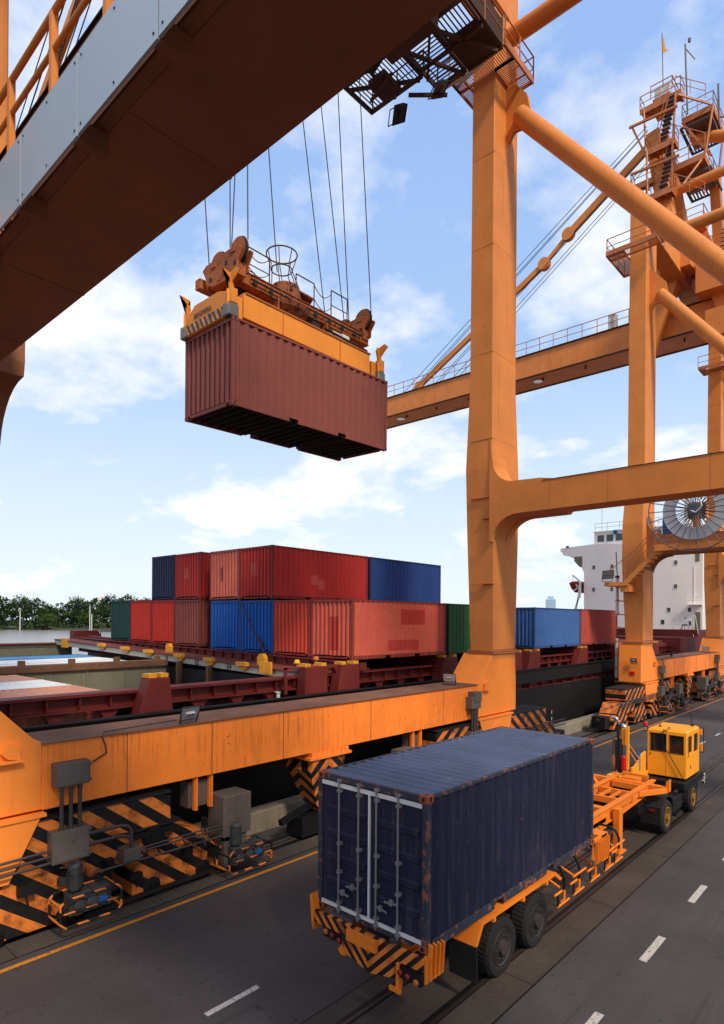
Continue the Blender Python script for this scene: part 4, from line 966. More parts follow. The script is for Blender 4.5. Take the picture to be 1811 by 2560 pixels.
m=MB(); m.box(-17.2,-17.15,SY-.06,SY,5.9,12.4); m.box(-17.7,-16.4,SY-.6,SY,8.4,8.5); rail_run(m,[(-17.7,SY-.6,8.5),(-16.4,SY-.6,8.5)],h=.8,r=.03); m.build('side_gallery',m_sup,ship)
m=MB(); m.prism([(-29.9,14.2),(-28.95,14.2),(-28.95,12.9),(-29.3,13.0),(-29.9,13.7)],1,SY-.02,SY-.005); m.build('wing_opening',m_hold,ship)
m=MB(); m.box(-46,-16.35,62,96,2.8,5.2); m.box(-45,-16.36,SY-2,SY+20,5.2,5.9); m.build('poop_house',m_deck,ship)
m=MB(); m.tube((-27.7+2.3,SY+.1,16.7),(-25.1,SY+.1,16.7),.25,12); m.lathe([(.15,0),(.2,.2)],(-30.7,SY-.1,14.7+.6),(0,0,1),8); m.build('blue_buoy',m_blue,ship)
m=MB(); m.obb((-16.6,SY-2.5,4.7),(-17.1,SY-.6,6.6),.05,.3); m.tube((-16.2,SY-2.4,5.5),(-16.9,SY-.7,7.4),.035,5); rail_run(m,[(-18.6,SY-2,5.9),(-17.2,SY-2,5.9)],h=1.1,r=.035); m.build('gangway_ladder',m_whitebox,ship)
m=MB(); m.obb((-30.2,SY-.9,5.9),(-28.85,SY-.9,9.6),.14,.14); m.obb((-29.6,SY-.9,5.9),(-28.85,SY-.9,10.6),.14,.14); m.obb((-28.85,SY-.9,9.4),(-28.8,SY-.9,11.2),.2,.2); m.obb((-28.8,SY-.9,11.2),(-29.7,SY-.9,12.0),.12,.16); m.obb((-29.55,SY-.9,10.2),(-28.85,SY-.9,10.7),.1,.12); m.obb((-29.3,SY-.9,10.9),(-28.85,SY-.9,10.2),.1,.12); m.tube((-29.7,SY-.9,12.0),(-29.65,SY-.9,11.3),.03,5); m.box(-29.9,-28.7,SY+.2,SY+1,5.9,6.4); m.build('davit',m_whitebox,ship)
lb=MB(); lb.loft([(10.02,-29.75,-29.5,SY-.2,SY+2.8),(10.5,-30.02,-29.2,SY-.6,SY+3.4),(11.05,-30.18,-29.04,SY-.8,SY+3.6),(11.15,-30.18,-29.04,SY-.8,SY+3.6),(11.32,-29.9,-29.3,SY-.4,SY+3)]); tag(lb.build('lifeboat',m_boat,None,bevel=.06,org=(-29.6,SY,10.0)),'dark red lifeboat hanging in its davit beside the white superstructure','lifeboat')
# lashing rods on the blue pair
m=MB(); m.tube((-24.1,17.98,7.4),(-22.1,17.9,4.95),.025,6); m.tube((-22.7,17.95,5.8),(-22.1,17.9,5.0),.045,6); tag(m.build('lashing_rod',m_plat,None,org=(-22.1,17.9,4.95)),'rusty lashing rod running diagonally across the bright blue container','lashing rod')
# ------------------------------------------------------------------ trailer chassis
tr=thing('container_trailer','orange skeleton trailer chassis carrying the navy container, striped rear bumper','trailer',(-6.83,11,0))
m=MB()
for x in (-7.4,-6.3): m.box(x-.07,x+.07,8.0,16.9,1.05,1.09).box(x-.02,x+.02,8.0,16.9,1.09,1.33).box(x-.07,x+.07,8.0,16.9,1.33,1.37)
for x in (-7.4,-6.3): 
    m.box(x-.08,x+.08,14.6,21.0,1.52,1.56); m.box(x-.02,x+.02,14.6,18.0,1.18,1.52); m.box(x-.02,x+.02,18.0,21.0,1.3,1.52); m.prism([(14.6,1.14),(18.0,1.14),(21.0,1.28),(21.0,1.32),(18.0,1.18),(14.6,1.18)],0,x-.08,x+.08)
for y in (15.0,16.0,17.0,18.2,19.2,20.2): m.box(-7.32,-6.38,y-.05,y+.05,1.32,1.5)
m.tube((-7.3,17.6,1.3),(-6.35,17.6,1.3),.07,10)
m.box(-7.25,-6.45,20.9,21.0,1.3,1.66)
for x in (-7.0,-6.7): m.obb((x,18.2,1.45),(x,19.2,1.45),.06,.08)
tb=m.build('chassis_frame',m_to,tr,bevel=.004)
m=MB(); 
m.prism([(-8.02,1.55),(-5.72,1.55),(-5.72,1.72),(-5.62,1.80),(-5.62,1.42),(-5.80,1.35),(-6.3,1.30),(-7.4,1.30),(-7.9,1.35),(-8.1,1.42),(-8.1,1.82),(-8.02,1.72)],1,20.25,20.42)
m.prism([(18.9,1.3),(20.25,1.36),(20.25,1.5),(18.9,1.45)],0,-6.3,-6.24)
m.obb((-7.45,19.4,1.42),(-8.0,20.3,1.45),.1,.15); m.obb((-6.25,19.4,1.42),(-5.7,20.3,1.45),.1,.15); m.box(-7.1,-6.6,20.42,20.8,1.4,1.62)
m.build('front_bolster',m_to,tr,bevel=.006)
m=MB()
for x in (-7.55,-6.1): m.loft([(.35,x-.09,x+.09,17.15,17.4),(1.5,x-.09,x+.09,17.15,17.4)]); m.box(x-.16,x+.16,17.05,17.5,.3,.35)
m.build('landing_leg',m_to,tr,bevel=.01)
# axle fender rails
m=MB()
for x0_,x1_ in ((-6.15,-5.6),(-8.05,-7.5)):
    m.prism([(9.15,1.02),(9.35,1.36),(12.3,1.36),(12.6,1.15),(12.52,1.12),(12.25,1.30),(9.42,1.30),(9.22,1.0)],0,x0_,x1_)
for y in (9.8,10.9,11.9): m.box(-8.05,-5.6,y-.04,y+.04,1.22,1.30)
m.build('fender_rail',m_to,tr)
for s,xw in ((1,-5.72),(-1,-7.94)):
    for y in (10.3,11.7):
        m=MB(); m.lathe([(.40,-.38),(.50,-.36),(.53,-.30),(.53,-.06),(.50,0),(.40,.01),(.33,-.02)] if s>0 else [(.33,.02),(.40,-.01),(.50,0),(.53,.06),(.53,.30),(.50,.36),(.40,.38)],(xw,y,.53),(1,0,0),36)
        for k in range(40):
            t=2*math.pi*k/40; c,s_=math.cos(t),math.sin(t); xc=xw-.18*s
            m.obb((xc-.13,y+.533*c,.53+.533*s_),(xc+.13,y+.533*math.cos(t+.05),.53+.533*math.sin(t+.05)),.035,.012,up=(0,c,s_))
        wo=m.build('wheel',m_tyre,tr)
        m=MB(); m.lathe([(.34,-.10),(.32,.0),(.30,-.03),(.14,-.02),(.13,.05),(.08,.06)] if s>0 else [(.34,.10),(.32,0),(.13,.02),(.08,-.06)],(xw,y,.53),(1,0,0),24)
        for k in range(8): t=k*math.pi/4; m.tube((xw-.03*s,y+.22*math.cos(t),.53+.22*math.sin(t)),(xw+.01*s,y+.22*math.cos(t),.53+.22*math.sin(t)),.02,6)
        m.build('rim',m_rimd,wo)
m=MB()
for y in (10.3,11.7): m.tube((-7.9,y,.53),(-5.8,y,.53),.07,10)
m.box(-7.5,-6.2,9.9,12.1,.7,1.05); m.build('axle',m_black,tr)
m=MB()
for x0_ in (-6.12,-8.06): m.box(x0_,x0_+.56,9.12,9.15,.42,1.02)
m.build('mudflap',m_rub,tr)
# bumper
ORG[tr.name]=ORG[tr.name]
m=MB(); m.box(-8.02,-5.62,7.64,7.72,1.20,1.41); m.prism([(-7.30,1.20),(-6.14,1.20),(-6.14,.92),(-6.68,.80),(-7.30,.95)],1,7.62,7.70); m.build('rear_bumper',m_bump,tr,bevel=.004)
m=MB(); m.box(-7.15,-6.5,7.56,7.63,1.20,1.39); m.prism([(-7.38,.95),(-7.3,1.05),(-7.22,.98),(-7.2,.9),(-7.3,.88)],1,7.60,7.72); m.box(-6.10,-6.04,7.6,7.7,.78,1.2).box(-6.2,-5.98,7.55,7.6,.76,.82)
m.prism([(-8.11,1.66),(-8.06,1.70),(-8.0,1.4),(-8.02,1.05),(-8.06,1.2)],1,7.62,7.9)
m.build('bumper_bracket',m_to,tr)
m=MB()
for k in range(4): m.prism([(-5.60,1.60-.02*k),(-5.53,1.58-.02*k),(-5.56,1.1),(-5.63,.95)],1,7.78+.11*k,7.81+.11*k)
m.box(-5.66,-5.60,7.7,8.2,1.0,1.4); 
for k in range(8): m.prism([(-5.62,1.42),(-5.54,1.42),(-5.56,.92),(-5.64,.84)],1,14.45+.10*k,14.48+.10*k)
m.prism([(14.40,1.0),(14.5,1.46),(15.25,1.46),(15.15,.95)],0,-5.69,-5.64); m.box(-6.3,-5.64,14.9,15.3,1.35,1.45)
m.build('guide_fin',m_to,tr)
m=MB(); m.box(-7.80,-7.32,7.66,7.72,1.02,1.19).box(-6.10,-5.62,7.62,7.70,.98,1.18); lh=m.build('light_housing',m_black,tr)
for x,z,mt in ((-7.72,1.12,m_amb),(-7.57,1.10,m_red),(-7.40,1.07,m_red),(-6.02,1.07,m_red),(-5.87,1.06,m_red),(-5.71,1.03,m_amb)):
    m=MB(); m.lathe([(.05,0),(.048,.03),(.03,.045)],(x,7.66 if x<-7 else 7.62,z),(0,-1,0),16); m.build('tail_light',mt,tr)
# side guard hoops
m=MB(); mk=MB()
for i,y in enumerate((12.95,13.75,14.7,15.6,16.25)):
    mk.path([(-6.25,y,1.28),(-5.95,y,1.28),(-5.8,y+.02,1.2),(-5.72,y+.03,1.02),(-5.72,y+.03,.75)],.03,8)
    m.path([(-5.72,y+.03,.76),(-5.72,y+.03,.55),(-5.78,y,.47)],.03,8); m.path([(-6.25,y,.95),(-5.8,y-.02,.78)],.028,8)
    if i%2==1 or i==4: m.path([(-5.70,y-.35,.9),(-5.70,y+.35,.9)],.026,8)
    m.path([(-5.72,y-.3,.47),(-5.72,y+.28,.47)],.026,8); m.path([(-5.72,y-.45,.76),(-5.72,y-.1,.76)],.026,8)
    mk.path([(-5.72,y-.28,.47),(-5.72,y-.28,.74)],.022,8)
m.build('side_guard',m_to,tr); mk.build('side_guard_hoop',m_black,tr)
# ------------------------------------------------------------------ terminal tractor
tt=thing('terminal_tractor','yellow terminal tractor with boxy offset cab and black fenders, pulling the trailer','tractor',(-6.83,22,0))
m=MB(); m.box(-7.35,-6.3,19.6,24.8,.72,1.0); m.box(-7.95,-5.72,22.3,24.75,1.02,1.26); m.box(-7.9,-5.8,21.3,22.3,.5,.95); m.box(-6.0,-5.75,21.5,22.2,.35,.42).box(-6.05,-5.75,21.5,22.2,.7,.74); m.box(-7.6,-5.95,24.5,24.9,.5,.98)
m.build('tractor_frame',m_black,tt,bevel=.01)
m=MB()
# cab shell with window openings on the rear and side
def wall(x0,x1,z0,z1,ops,fn,th):
    xs=sorted({x0,x1}|{v for o in ops for v in o[:2]}); zs=sorted({z0,z1}|{v for o in ops for v in o[2:]})
    for a,b_ in zip(xs[:-1],xs[1:]):
        for c,d in zip(zs[:-1],zs[1:]):
            cx_,cz_=(a+b_)/2,(c+d)/2
            if any(o[0]<cx_<o[1] and o[2]<cz_<o[3] for o in ops): continue
            fn(a,b_,c,d)
CX0,CX1,CY0,CY1,CZ0,CZ1=-7.02,-5.78,22.70,24.35,1.33,2.86
wall(CX0,CX1,CZ0,CZ1,[(-6.92,-6.42,2.16,2.76),(-6.30,-5.87,2.14,2.74)],lambda a,b_,c,d:m.box(a,b_,CY0,CY0+.04,c,d),.04)
wall(CY0+.04,CY1,CZ0,CZ1,[(22.95,23.42,2.16,2.72),(23.65,24.2,2.10,2.72)],lambda a,b_,c,d:m.box(CX1-.04,CX1,a,b_,c,d),.04)
m.box(CX0,CX0+.04,CY0+.04,CY1,CZ0,CZ1); m.box(CX0+.04,CX1-.04,CY0+.04,CY1,CZ0,CZ0+.05)
m.box(CX0+.04,CX1-.04,CY1-.04,CY1,CZ0,1.95)
m.loft([(CZ1,CX0,CX1,CY0,CY1),(CZ1+.07,CX0+.06,CX1-.06,CY0+.06,CY1-.06)])
m.box(-6.40,-6.375,CY0-.012,CY0,1.36,2.80)
cb=m.build('cab',m_ty,tt,bevel=.012)
m=MB(); m.box(-6.92,-6.42,CY0+.02,CY0+.03,2.16,2.76).box(-6.30,-5.87,CY0+.02,CY0+.03,2.14,2.74).box(CX1-.03,CX1-.02,22.95,23.42,2.16,2.72).box(CX1-.03,CX1-.02,23.65,24.2,2.1,2.72).box(CX0+.05,CX1-.05,CY1-.03,CY1-.02,1.95,2.84)
m.build('cab_window',m_glass,cb)
m=MB()
for (a,b_,c,d) in ((-6.92,-6.42,2.16,2.76),(-6.30,-5.87,2.14,2.74)):
    m.box(a-.015,b_+.015,CY0-.008,CY0+.004,c-.015,c).box(a-.015,b_+.015,CY0-.008,CY0+.004,d,d+.015).box(a-.015,a,CY0-.008,CY0+.004,c,d).box(b_,b_+.015,CY0-.008,CY0+.004,c,d)
m.path([(-6.45,CY0-.04,2.34),(-5.86,CY0-.05,1.34)],.014,6); m.path([(-6.48,CY0-.03,2.95),(-6.50,CY0-.03,2.80),(-6.47,CY0-.03,2.35)],.012,6); m.path([(-6.50,CY0-.03,2.88),(-6.36,CY0-.03,2.93),(-6.34,CY0-.03,3.02),(-6.30,CY0-.03,3.02),(-6.30,CY0-.03,2.94)],.012,6)
m.path([(CX1+.04,22.85,2.75),(CX1+.04,22.85,2.05)],.012,6); m.box(-6.93,-6.90,CY0-.03,CY0,2.03,2.07)
m.path([(-5.80,24.34,2.85),(-5.68,24.5,2.85),(-5.67,24.5,1.98),(-5.80,24.34,2.0)],.014,6)
m.build('window_trim',m_black,cb)
m=MB(); m.box(-5.77,-5.69,24.45,24.48,2.02,2.28); m.box(-5.78,-5.70,24.38,24.43,2.62,2.82); m.build('mirror',m_ty,cb)
m=MB(); m.box(CX1,CX1+.02,23.2,23.23,1.6,1.7); m.build('door_handle',m_black,cb)
m=MB(); m.lathe([(.075,0),(.07,.10),(.05,.15)],(-7.1,22.75,2.98),(0,0,1),16); m.build('beacon',m_redp,tt)
m=MB(); m.box(-7.16,-7.04,22.7,22.8,2.80,2.98); m.box(-7.04,-7.0,22.72,22.78,2.85,2.9); bk=m.build('work_light',m_black,tt)
m=MB(); m.lathe([(.065,0),(.06,.03)],(-7.1,22.7,2.88),(0,-1,0),16); m.build('lamp_glass',m_lamp,bk)
m=MB(); m.tube((-6.75,23.2,2.93),(-6.76,23.2,3.35),.01,5).tube((-5.95,24.1,2.93),(-6.0,24.1,3.4),.012,5).tube((-6.75,23.2,2.92),(-6.75,23.2,2.98),.04,8).tube((-5.95,24.1,2.92),(-5.95,24.1,3.0),.05,8); m.build('antenna',m_dark,tt)
m=MB(); m.box(-7.85,-7.0,21.1,22.7,1.26,1.42); m.prism([(21.3,1.42),(22.65,1.42),(22.65,2.1),(22.3,2.05),(21.6,1.75),(21.3,1.75)],0,-7.12,-7.05); m.box(-7.28,-7.2,21.35,21.43,1.42,3.1); m.path([(-7.22,21.4,2.5),(-6.98,21.9,1.9)],.018,6); m.path([(-7.22,21.4,2.3),(-7.05,21.8,1.8)],.018,6); m.build('rear_deck',m_ty,tt,bevel=.008)
m=MB(); m.tube((-7.52,21.45,1.5),(-7.52,21.45,2.65),.09,14).tube((-7.58,21.45,2.65),(-7.58,21.45,3.2),.05,12); m.box(-7.74,-7.64,21.4,21.5,1.5,2.6); ex=m.build('exhaust_stack',m_dark,tt)
m=MB(); m.path([(-7.58,21.45,3.15),(-7.60,21.45,3.27),(-7.68,21.45,3.34),(-7.80,21.45,3.34)],.052,12); m.box(-7.76,-7.65,21.36,21.40,1.55,2.6); m.lathe([(.09,0),(.11,.04),(.08,.1),(.02,.13)],(-7.42,21.5,3.02),(0,0,1),14); m.build('exhaust_pipe',m_chrome,ex)
m=MB(); m.lathe([(.09,0),(.10,.04),(.10,.42),(.05,.48)],(-7.36,21.4,1.62),(0,0,1),14); tag(m.build('extinguisher',m_redp,tt)); 
m=MB(); m.tube((-7.42,21.5,2.45),(-7.42,21.5,3.02),.085,12); m.build('air_filter',m_ty,tt)
m=MB()
for i in range(14): m.ring((-7.10+.0*i,22.0,1.55+.045*i),(0,.3,1),.07,.014,10,4)
for i in range(9): m.ring((-7.15-.04*i,21.9-.03*i,1.6-.005*i),(1,.2,.3),.06,.014,10,4)
m.build('coiled_air_hose',m_blue,tt)
for s,xw in ((1,-5.80),(-1,-7.86)):
    for y,rm in ((20.75,1),(23.75,1)):
        m=MB(); m.lathe([(.36,-.42),(.46,-.40),(.52,-.34),(.52,-.06),(.47,0),(.36,.01),(.30,-.03)] if s>0 else [(.30,.03),(.36,-.01),(.47,0),(.52,.06),(.52,.34),(.46,.40),(.36,.42)],(xw,y,.52),(1,0,0),36); wo=m.build('wheel',m_tyre,tt)
        m=MB(); m.lathe([(.31,-.12),(.31,.0),(.27,.0),(.25,-.06),(.14,-.05),(.12,.03)] if s>0 else [(.31,.12),(.31,0),(.12,-.03)],(xw,y,.52),(1,0,0),24)
        for k in range(10): t=k*math.pi/5; m.tube((xw-.05*s,y+.2*math.cos(t),.52+.2*math.sin(t)),(xw+.0*s,y+.2*math.cos(t),.52+.2*math.sin(t)),.022,6)
        m.build('rim',m_rim,wo)
m=MB()
for x0_ in (-6.38,-7.95):
    pts=[(20.02,.42),(20.02,.95)]+[(20.75-.72*math.cos(t),.62+.55*math.sin(t)) for t in [R(35+i*12) for i in range(10)]]+[(21.35,.95)]
    inner=[(y+ (0.03 if y<20.75 else -.03),z-.03) for y,z in pts][::-1]
    m.prism(pts+inner,0,x0_,x0_+.58)
m.build('fender',m_rub,tt)
m=MB(); m.box(-6.15,-5.95,20.0,20.02,.8,.87); m.build('tail_light',m_red,tt)
m=MB(); m.prism([(24.6,.95),(24.9,1.2),(24.9,.95),(24.75,.8)],0,-5.75,-5.70); m.build('bumper_end',hazard('white_bands',(0,1,.3),7,ya='#c9c2b0'),tt)
# ------------------------------------------------------------------ ground, quay, water
def sheet(name,x0,x1,y0,y1,z,mat,**k):
    m=MB(); m.add([(x0,y0,z),(x1,y0,z),(x1,y1,z),(x0,y1,z)],[[0,1,2,3]]); return tag(m.build(name,mat,None),kind='structure',**k)
def asphalt(name,col,spots=.5,scale=1.0,var=.25,wet=0.0,crack=False):
    m,t,b=newmat(name); tc=t.n('TexCoord'); v=tc.outputs['Object']
    base=lin(col); n1=t.noise(v,.25*scale,6,.6,.5); n2=t.noise(t.mapping(v,(3.0,.15,1)),.8,5,.6)
    c=t.mix(t.ramp(n1,.3,.7),tuple(x*(1-var) for x in base[:3])+(1,),tuple(x*(1+var) for x in base[:3])+(1,))
    c=t.mix(t.math('MULTIPLY',t.ramp(n2,.45,.75),.35),c,tuple(x*.55 for x in base[:3])+(1,))
    n3=t.noise(v,2.6,4,.6); c=t.mix(t.math('MULTIPLY',t.ramp(n3,.63,.72),spots*.8),c,(.012,.011,.011,1))
    n4=t.noise(v,38,3,.75); c=t.mix(t.math('MULTIPLY',t.ramp(n4,.56,.70),.55),c,tuple(min(1,x*2.6) for x in base[:3])+(1,)); n6=t.noise(v,30,3,.7); c=t.mix(t.math('MULTIPLY',t.ramp(n6,.54,.66),.5),c,tuple(x*.35 for x in base[:3])+(1,)); n7=t.noise(t.mapping(v,(6.0,.12,1),rot=(0,0,.01)),1.3,4,.6); c=t.mix(t.math('MULTIPLY',t.ramp(n7,.58,.7),.45),c,tuple(x*.5 for x in base[:3])+(1,))
    n5=t.noise(v,9,3,.5); c=t.mix(t.math('MULTIPLY',t.ramp(n5,.68,.71),.75*spots),c,(.01,.01,.01,1))
    if crack:
        vo=t.n('TexVoronoi',feature='DISTANCE_TO_EDGE'); vo.inputs['Scale'].default_value=.22
        ad=t.n('VectorMath',operation='ADD'); nn=t.n('TexNoise'); nn.inputs['Scale'].default_value=1.2; t.l(v,nn.inputs['Vector']); t.l(v,ad.inputs[0]); t.l(nn.outputs[1],ad.inputs[1]); t.l(ad.outputs[0],vo.inputs['Vector'])
        ck=t.math('LESS_THAN',vo.outputs['Distance'],.004); c=t.mix(t.math('MULTIPLY',ck,t.math('MULTIPLY',t.ramp(n1,.45,.6),.6)),c,(.01,.01,.01,1))
    t.l(c,b.inputs['Base Color']); b.inputs['Roughness'].default_value=.72; b.inputs['Specular IOR Level'].default_value=.3
    bp=t.n('Bump'); bp.inputs['Strength'].default_value=.5; bp.inputs['Distance'].default_value=.01; t.l(t.noise(v,45,4,.7),bp.inputs['Height']); t.l(bp.outputs[0],b.inputs['Normal'])
    return m
m_asph=asphalt('asphalt','#444040',spots=1.0,var=.3)
m_conc=asphalt('quay_concrete','#4c453e',spots=.5,var=.3,scale=2)
m_strip=asphalt('rail_concrete','#453d37',spots=.5,var=.3,scale=3)
m_wall=paint('parapet_concrete','#8c8270',.8,rust=.3,rustcol='#3a342c',streak=.95,streakcol='#3c352c',var=.25,bump=.5,sdens=(3,3,.5))
def worn(name,col):
    m,t,b=newmat(name); tc=t.n('TexCoord'); n=t.noise(tc.outputs['Object'],14,6,.7); c=t.mix(t.ramp(n,.52,.66),lin(col),lin('#4c4646')); t.l(c,b.inputs['Base Color']); b.inputs['Roughness'].default_value=.6; return m
m_wline=worn('worn_white_paint','#b9b4ad'); m_yline=worn('worn_yellow_paint','#c07a1c')
m=MB(); m.box(-15.15,600,-400,1500,-4,0); tag(m.build('quay_ground',m_asph,None),kind='structure')
sheet('quay_edge_paving',-15.1,-12.95,-400,1500,.004,m_conc)
sheet('rail_track_paving',-7.45,-5.15,-400,1500,.004,m_strip)
m=MB()
for x in (-6.95,-5.92,-14.28,-13.75):
    m.box(x-.10,x+.10,-60,400,.005,.008)
tag(m.build('rail_groove',m_black,None),kind='structure')
m=MB()
for x in (-6.92,-5.88,-14.0): m.box(x-.035,x+.035,-60,400,.009,.02)
tag(m.build('crane_rails',paint('rail_steel','#4a3e3a',.35,rust=.5,metal=.6),None),kind='structure')
m=MB()
def quad(x0,x1,y0,y1,z): m.add([(x0,y0,z),(x1,y0,z),(x1,y1,z),(x0,y1,z)],[[0,1,2,3]])
m=MB()
for i in range(-4,60): m.box(-7.45,-5.15,i*4.1+2.2,i*4.1+2.215,.005,.0075)
for i in range(-4,60): m.box(-15.1,-12.95,i*3.2+1.2,i*3.2+1.212,.005,.0075)
m.box(-5.16,-5.13,-60,300,.0045,.0075); m.box(-7.47,-7.44,-60,300,.0045,.0075); m.box(-12.97,-12.94,-60,300,.0045,.0075)
tag(m.build('paving_joints',m_black,None),kind='structure')
m=MB(); quad(-12.72,-12.60,-40,300,.008); tag(m.build('yellow_road_line',m_yline,None),kind='structure')
m=MB()
for i in range(-6,40):
    quad(-8.84,-8.72,5.9+i*3.47,7.0+i*3.47,.008); quad(-4.03,-3.88,5.75+i*3.42,7.0+i*3.42,.008)
tag(m.build('white_lane_dashes',m_wline,None),kind='structure')
m=MB(); m.box(-15.75,-15.2,-400,400,-3,.62); tag(m.build('quay_parapet',m_wall,None,bevel=.03),'stained concrete parapet wall along the quay edge beneath the black hull','wall')
mw,t,b=newmat('river_water'); tc=t.n('TexCoord'); v=tc.outputs['Object']
b.inputs['Base Color'].default_value=(.24,.22,.19,1); b.inputs['Roughness'].default_value=.25
bp=t.n('Bump'); bp.inputs['Strength'].default_value=.4; bp.inputs['Distance'].default_value=.2
t.l(t.math('ADD',t.noise(t.mapping(v,(.12,.35,1)),1,5,.6),t.math('MULTIPLY',t.noise(t.mapping(v,(.6,1.4,1)),1,3),.3)),bp.inputs['Height']); t.l(bp.outputs[0],b.inputs['Normal'])
m=MB(); m.add([(-3000,-2500,-1.5),(-15,-2500,-1.5),(-15,3000,-1.5),(-3000,3000,-1.5)],[[0,1,2,3]]); tag(m.build('river_water',mw,None),kind='structure')
# far bank
def az(deg,d,z=0): a=R(deg); return (-d*math.sin(a),d*math.cos(a),z)
m_bank=paint('bank_earth','#3c4030',.9,var=.3)
m=MB(); pts=[]
for i in range(41):
    a=-20+i*4.0; d=470+12*math.sin(i*1.7); pts.append((az(a,d,-1.4),az(a,d+8,-.2),az(a,d+1500,.6)))
for k in range(40): 
    m.add([pts[k][0],pts[k+1][0],pts[k+1][1],pts[k][1]],[[0,1,2,3]]); m.add([pts[k][1],pts[k+1][1],pts[k+1][2],pts[k][2]],[[0,1,2,3]])
tag(m.build('river_bank',m_bank,None),kind='structure')
def leafmat(name,a,b_):
    m,t,b=newmat(name); tc=t.n('TexCoord'); n=t.noise(tc.outputs['Object'],.35,4); oi=t.n('ObjectInfo')
    n2=t.noise(tc.outputs['Object'],3.0,2)
    c=t.mix(t.ramp(t.math('ADD',t.math('MULTIPLY',n,.6),t.math('MULTIPLY',n2,.4)),.35,.65),lin(a),lin(b_)); t.l(c,b.inputs['Base Color']); b.inputs['Roughness'].default_value=.8; b.inputs['Specular IOR Level'].default_value=.15; return m
lm1=leafmat('foliage_dark','#1d2d15','#33461f'); lm2=leafmat('foliage_light','#2a3d1b','#46592a'); lm3=leafmat('foliage_palm','#2c3a22','#46522e')
m_bark=paint('bark','#4a4036',.9,var=.3)
def crown(nclump,rx,rz,h,seed,leaf=.9,per=34):
    rnd=random.Random(seed); m=MB()
    for c in range(nclump):
        a=rnd.uniform(0,6.28); rr=rx*math.sqrt(rnd.random()); zz=h+rz*rnd.uniform(-1,1)*math.sqrt(max(.05,1-(rr/rx)**2)); cx,cy=rr*math.cos(a),rr*math.sin(a); cr=rnd.uniform(1.1,2.4)
        for k in range(per):
            p=Vector((rnd.gauss(0,1),rnd.gauss(0,1),rnd.gauss(0,.8))); p=p.normalized()*cr*rnd.uniform(.6,1.1); q=Vector((cx,cy,zz))+p
            u=Vector((rnd.gauss(0,1),rnd.gauss(0,1),rnd.gauss(0,1))).normalized(); w=u.orthogonal().normalized(); s=leaf*rnd.uniform(.5,1.1)
            m.add([q-u*s*.5,q+w*s*.35,q+u*s*.5,q-w*s*.35],[[0,1,2,3]])
    return m
tps=[]
for k,(rx,rz,h,mt) in enumerate(((9.0,8.5,10.5,lm1),(7.5,9.5,11.5,lm1),(9.5,7.0,8.0,lm2),(6.5,7.0,8.0,lm2))):
    t0=thing('broadleaf_tree','tree','tree',(0,0,0),'broadleaf trees on the far river bank')
    crown(110,rx,rz,h,k+3,1.35,26).build('crown',mt,t0)
    m=MB(); m.tube((0,0,-1.5),(0,0,h),.45,7,r2=.2)
    for q in range(5): a=q*1.3; m.tube((0,0,h*.5),(rx*.6*math.cos(a),rx*.6*math.sin(a),h+1),.2,5,r2=.06)
    m.build('trunk',m_bark,t0); tps.append(t0)
first=[True]*4
adj=['tall dark','rounded dark','broad pale green','small pale green']
spots=[(72.6,486,0,1.25),(71.2,500,1,1.15),(70.0,484,0,1.1),(68.4,498,2,1.2),(67.0,484,1,1.05),(65.6,490,0,1.2),(64.2,505,1,1.25),(62.9,486,0,1.3),(61.5,500,1,1.1),(60.2,490,2,1.1),(58.9,500,0,1.0),(57.6,487,1,.9),(75.5,480,3,1.0),(74.0,492,1,1.1),(66.2,478,3,.8),(69.2,476,3,.8),(59.6,476,3,.75),(77,490,0,1.2),(56,492,2,1),(54,490,1,1)]
posd=['at the left edge of the photo','left of the thin mooring pole','over the mooring pole','in the middle of the wood','right of the tall river pole','next to the green container']
for i,(a,d,k,s) in enumerate(spots):
    if first[k]: o=tps[k]; first[k]=False
    else: o=copy_tree(tps[k])
    a2=a-14.2   # swing the bank row round to the gap left of the stack
    a2=a; o.location=az(a2,d,-.2); o.scale=(s,s,s*(.92+.02*(i%5))); o.rotation_euler=(0,0,i*1.9)
    o['label']='%s tree on the far bank, %s from the left'%(adj[k],['first','second','third','fourth','fifth','sixth','seventh','eighth','ninth','tenth','eleventh','twelfth','thirteenth','fourteenth','fifteenth','sixteenth','seventeenth','eighteenth','nineteenth','twentieth'][sorted([x[0] for x in spots],reverse=True).index(a)])
ug=MB(); rnd=random.Random(11)
for i in range(9000):
    a=rnd.uniform(50,82); d=476+rnd.uniform(0,22); q=Vector(az(a,d,-1+abs(rnd.gauss(0,1))*2.6+2.2*max(0,math.sin(a*2.3))))
    u_=Vector((rnd.gauss(0,1),rnd.gauss(0,1),rnd.gauss(0,1))).normalized(); w_=u_.orthogonal().normalized(); z_=rnd.uniform(.6,1.3)
    ug.add([q-u_*z_*.6,q+w_*z_*.45,q+u_*z_*.6,q-w_*z_*.45],[[0,1,2,3]])
tag(ug.build('bank_undergrowth',lm2,None),'green undergrowth lining the far river bank below the trees','undergrowth',kind='stuff')
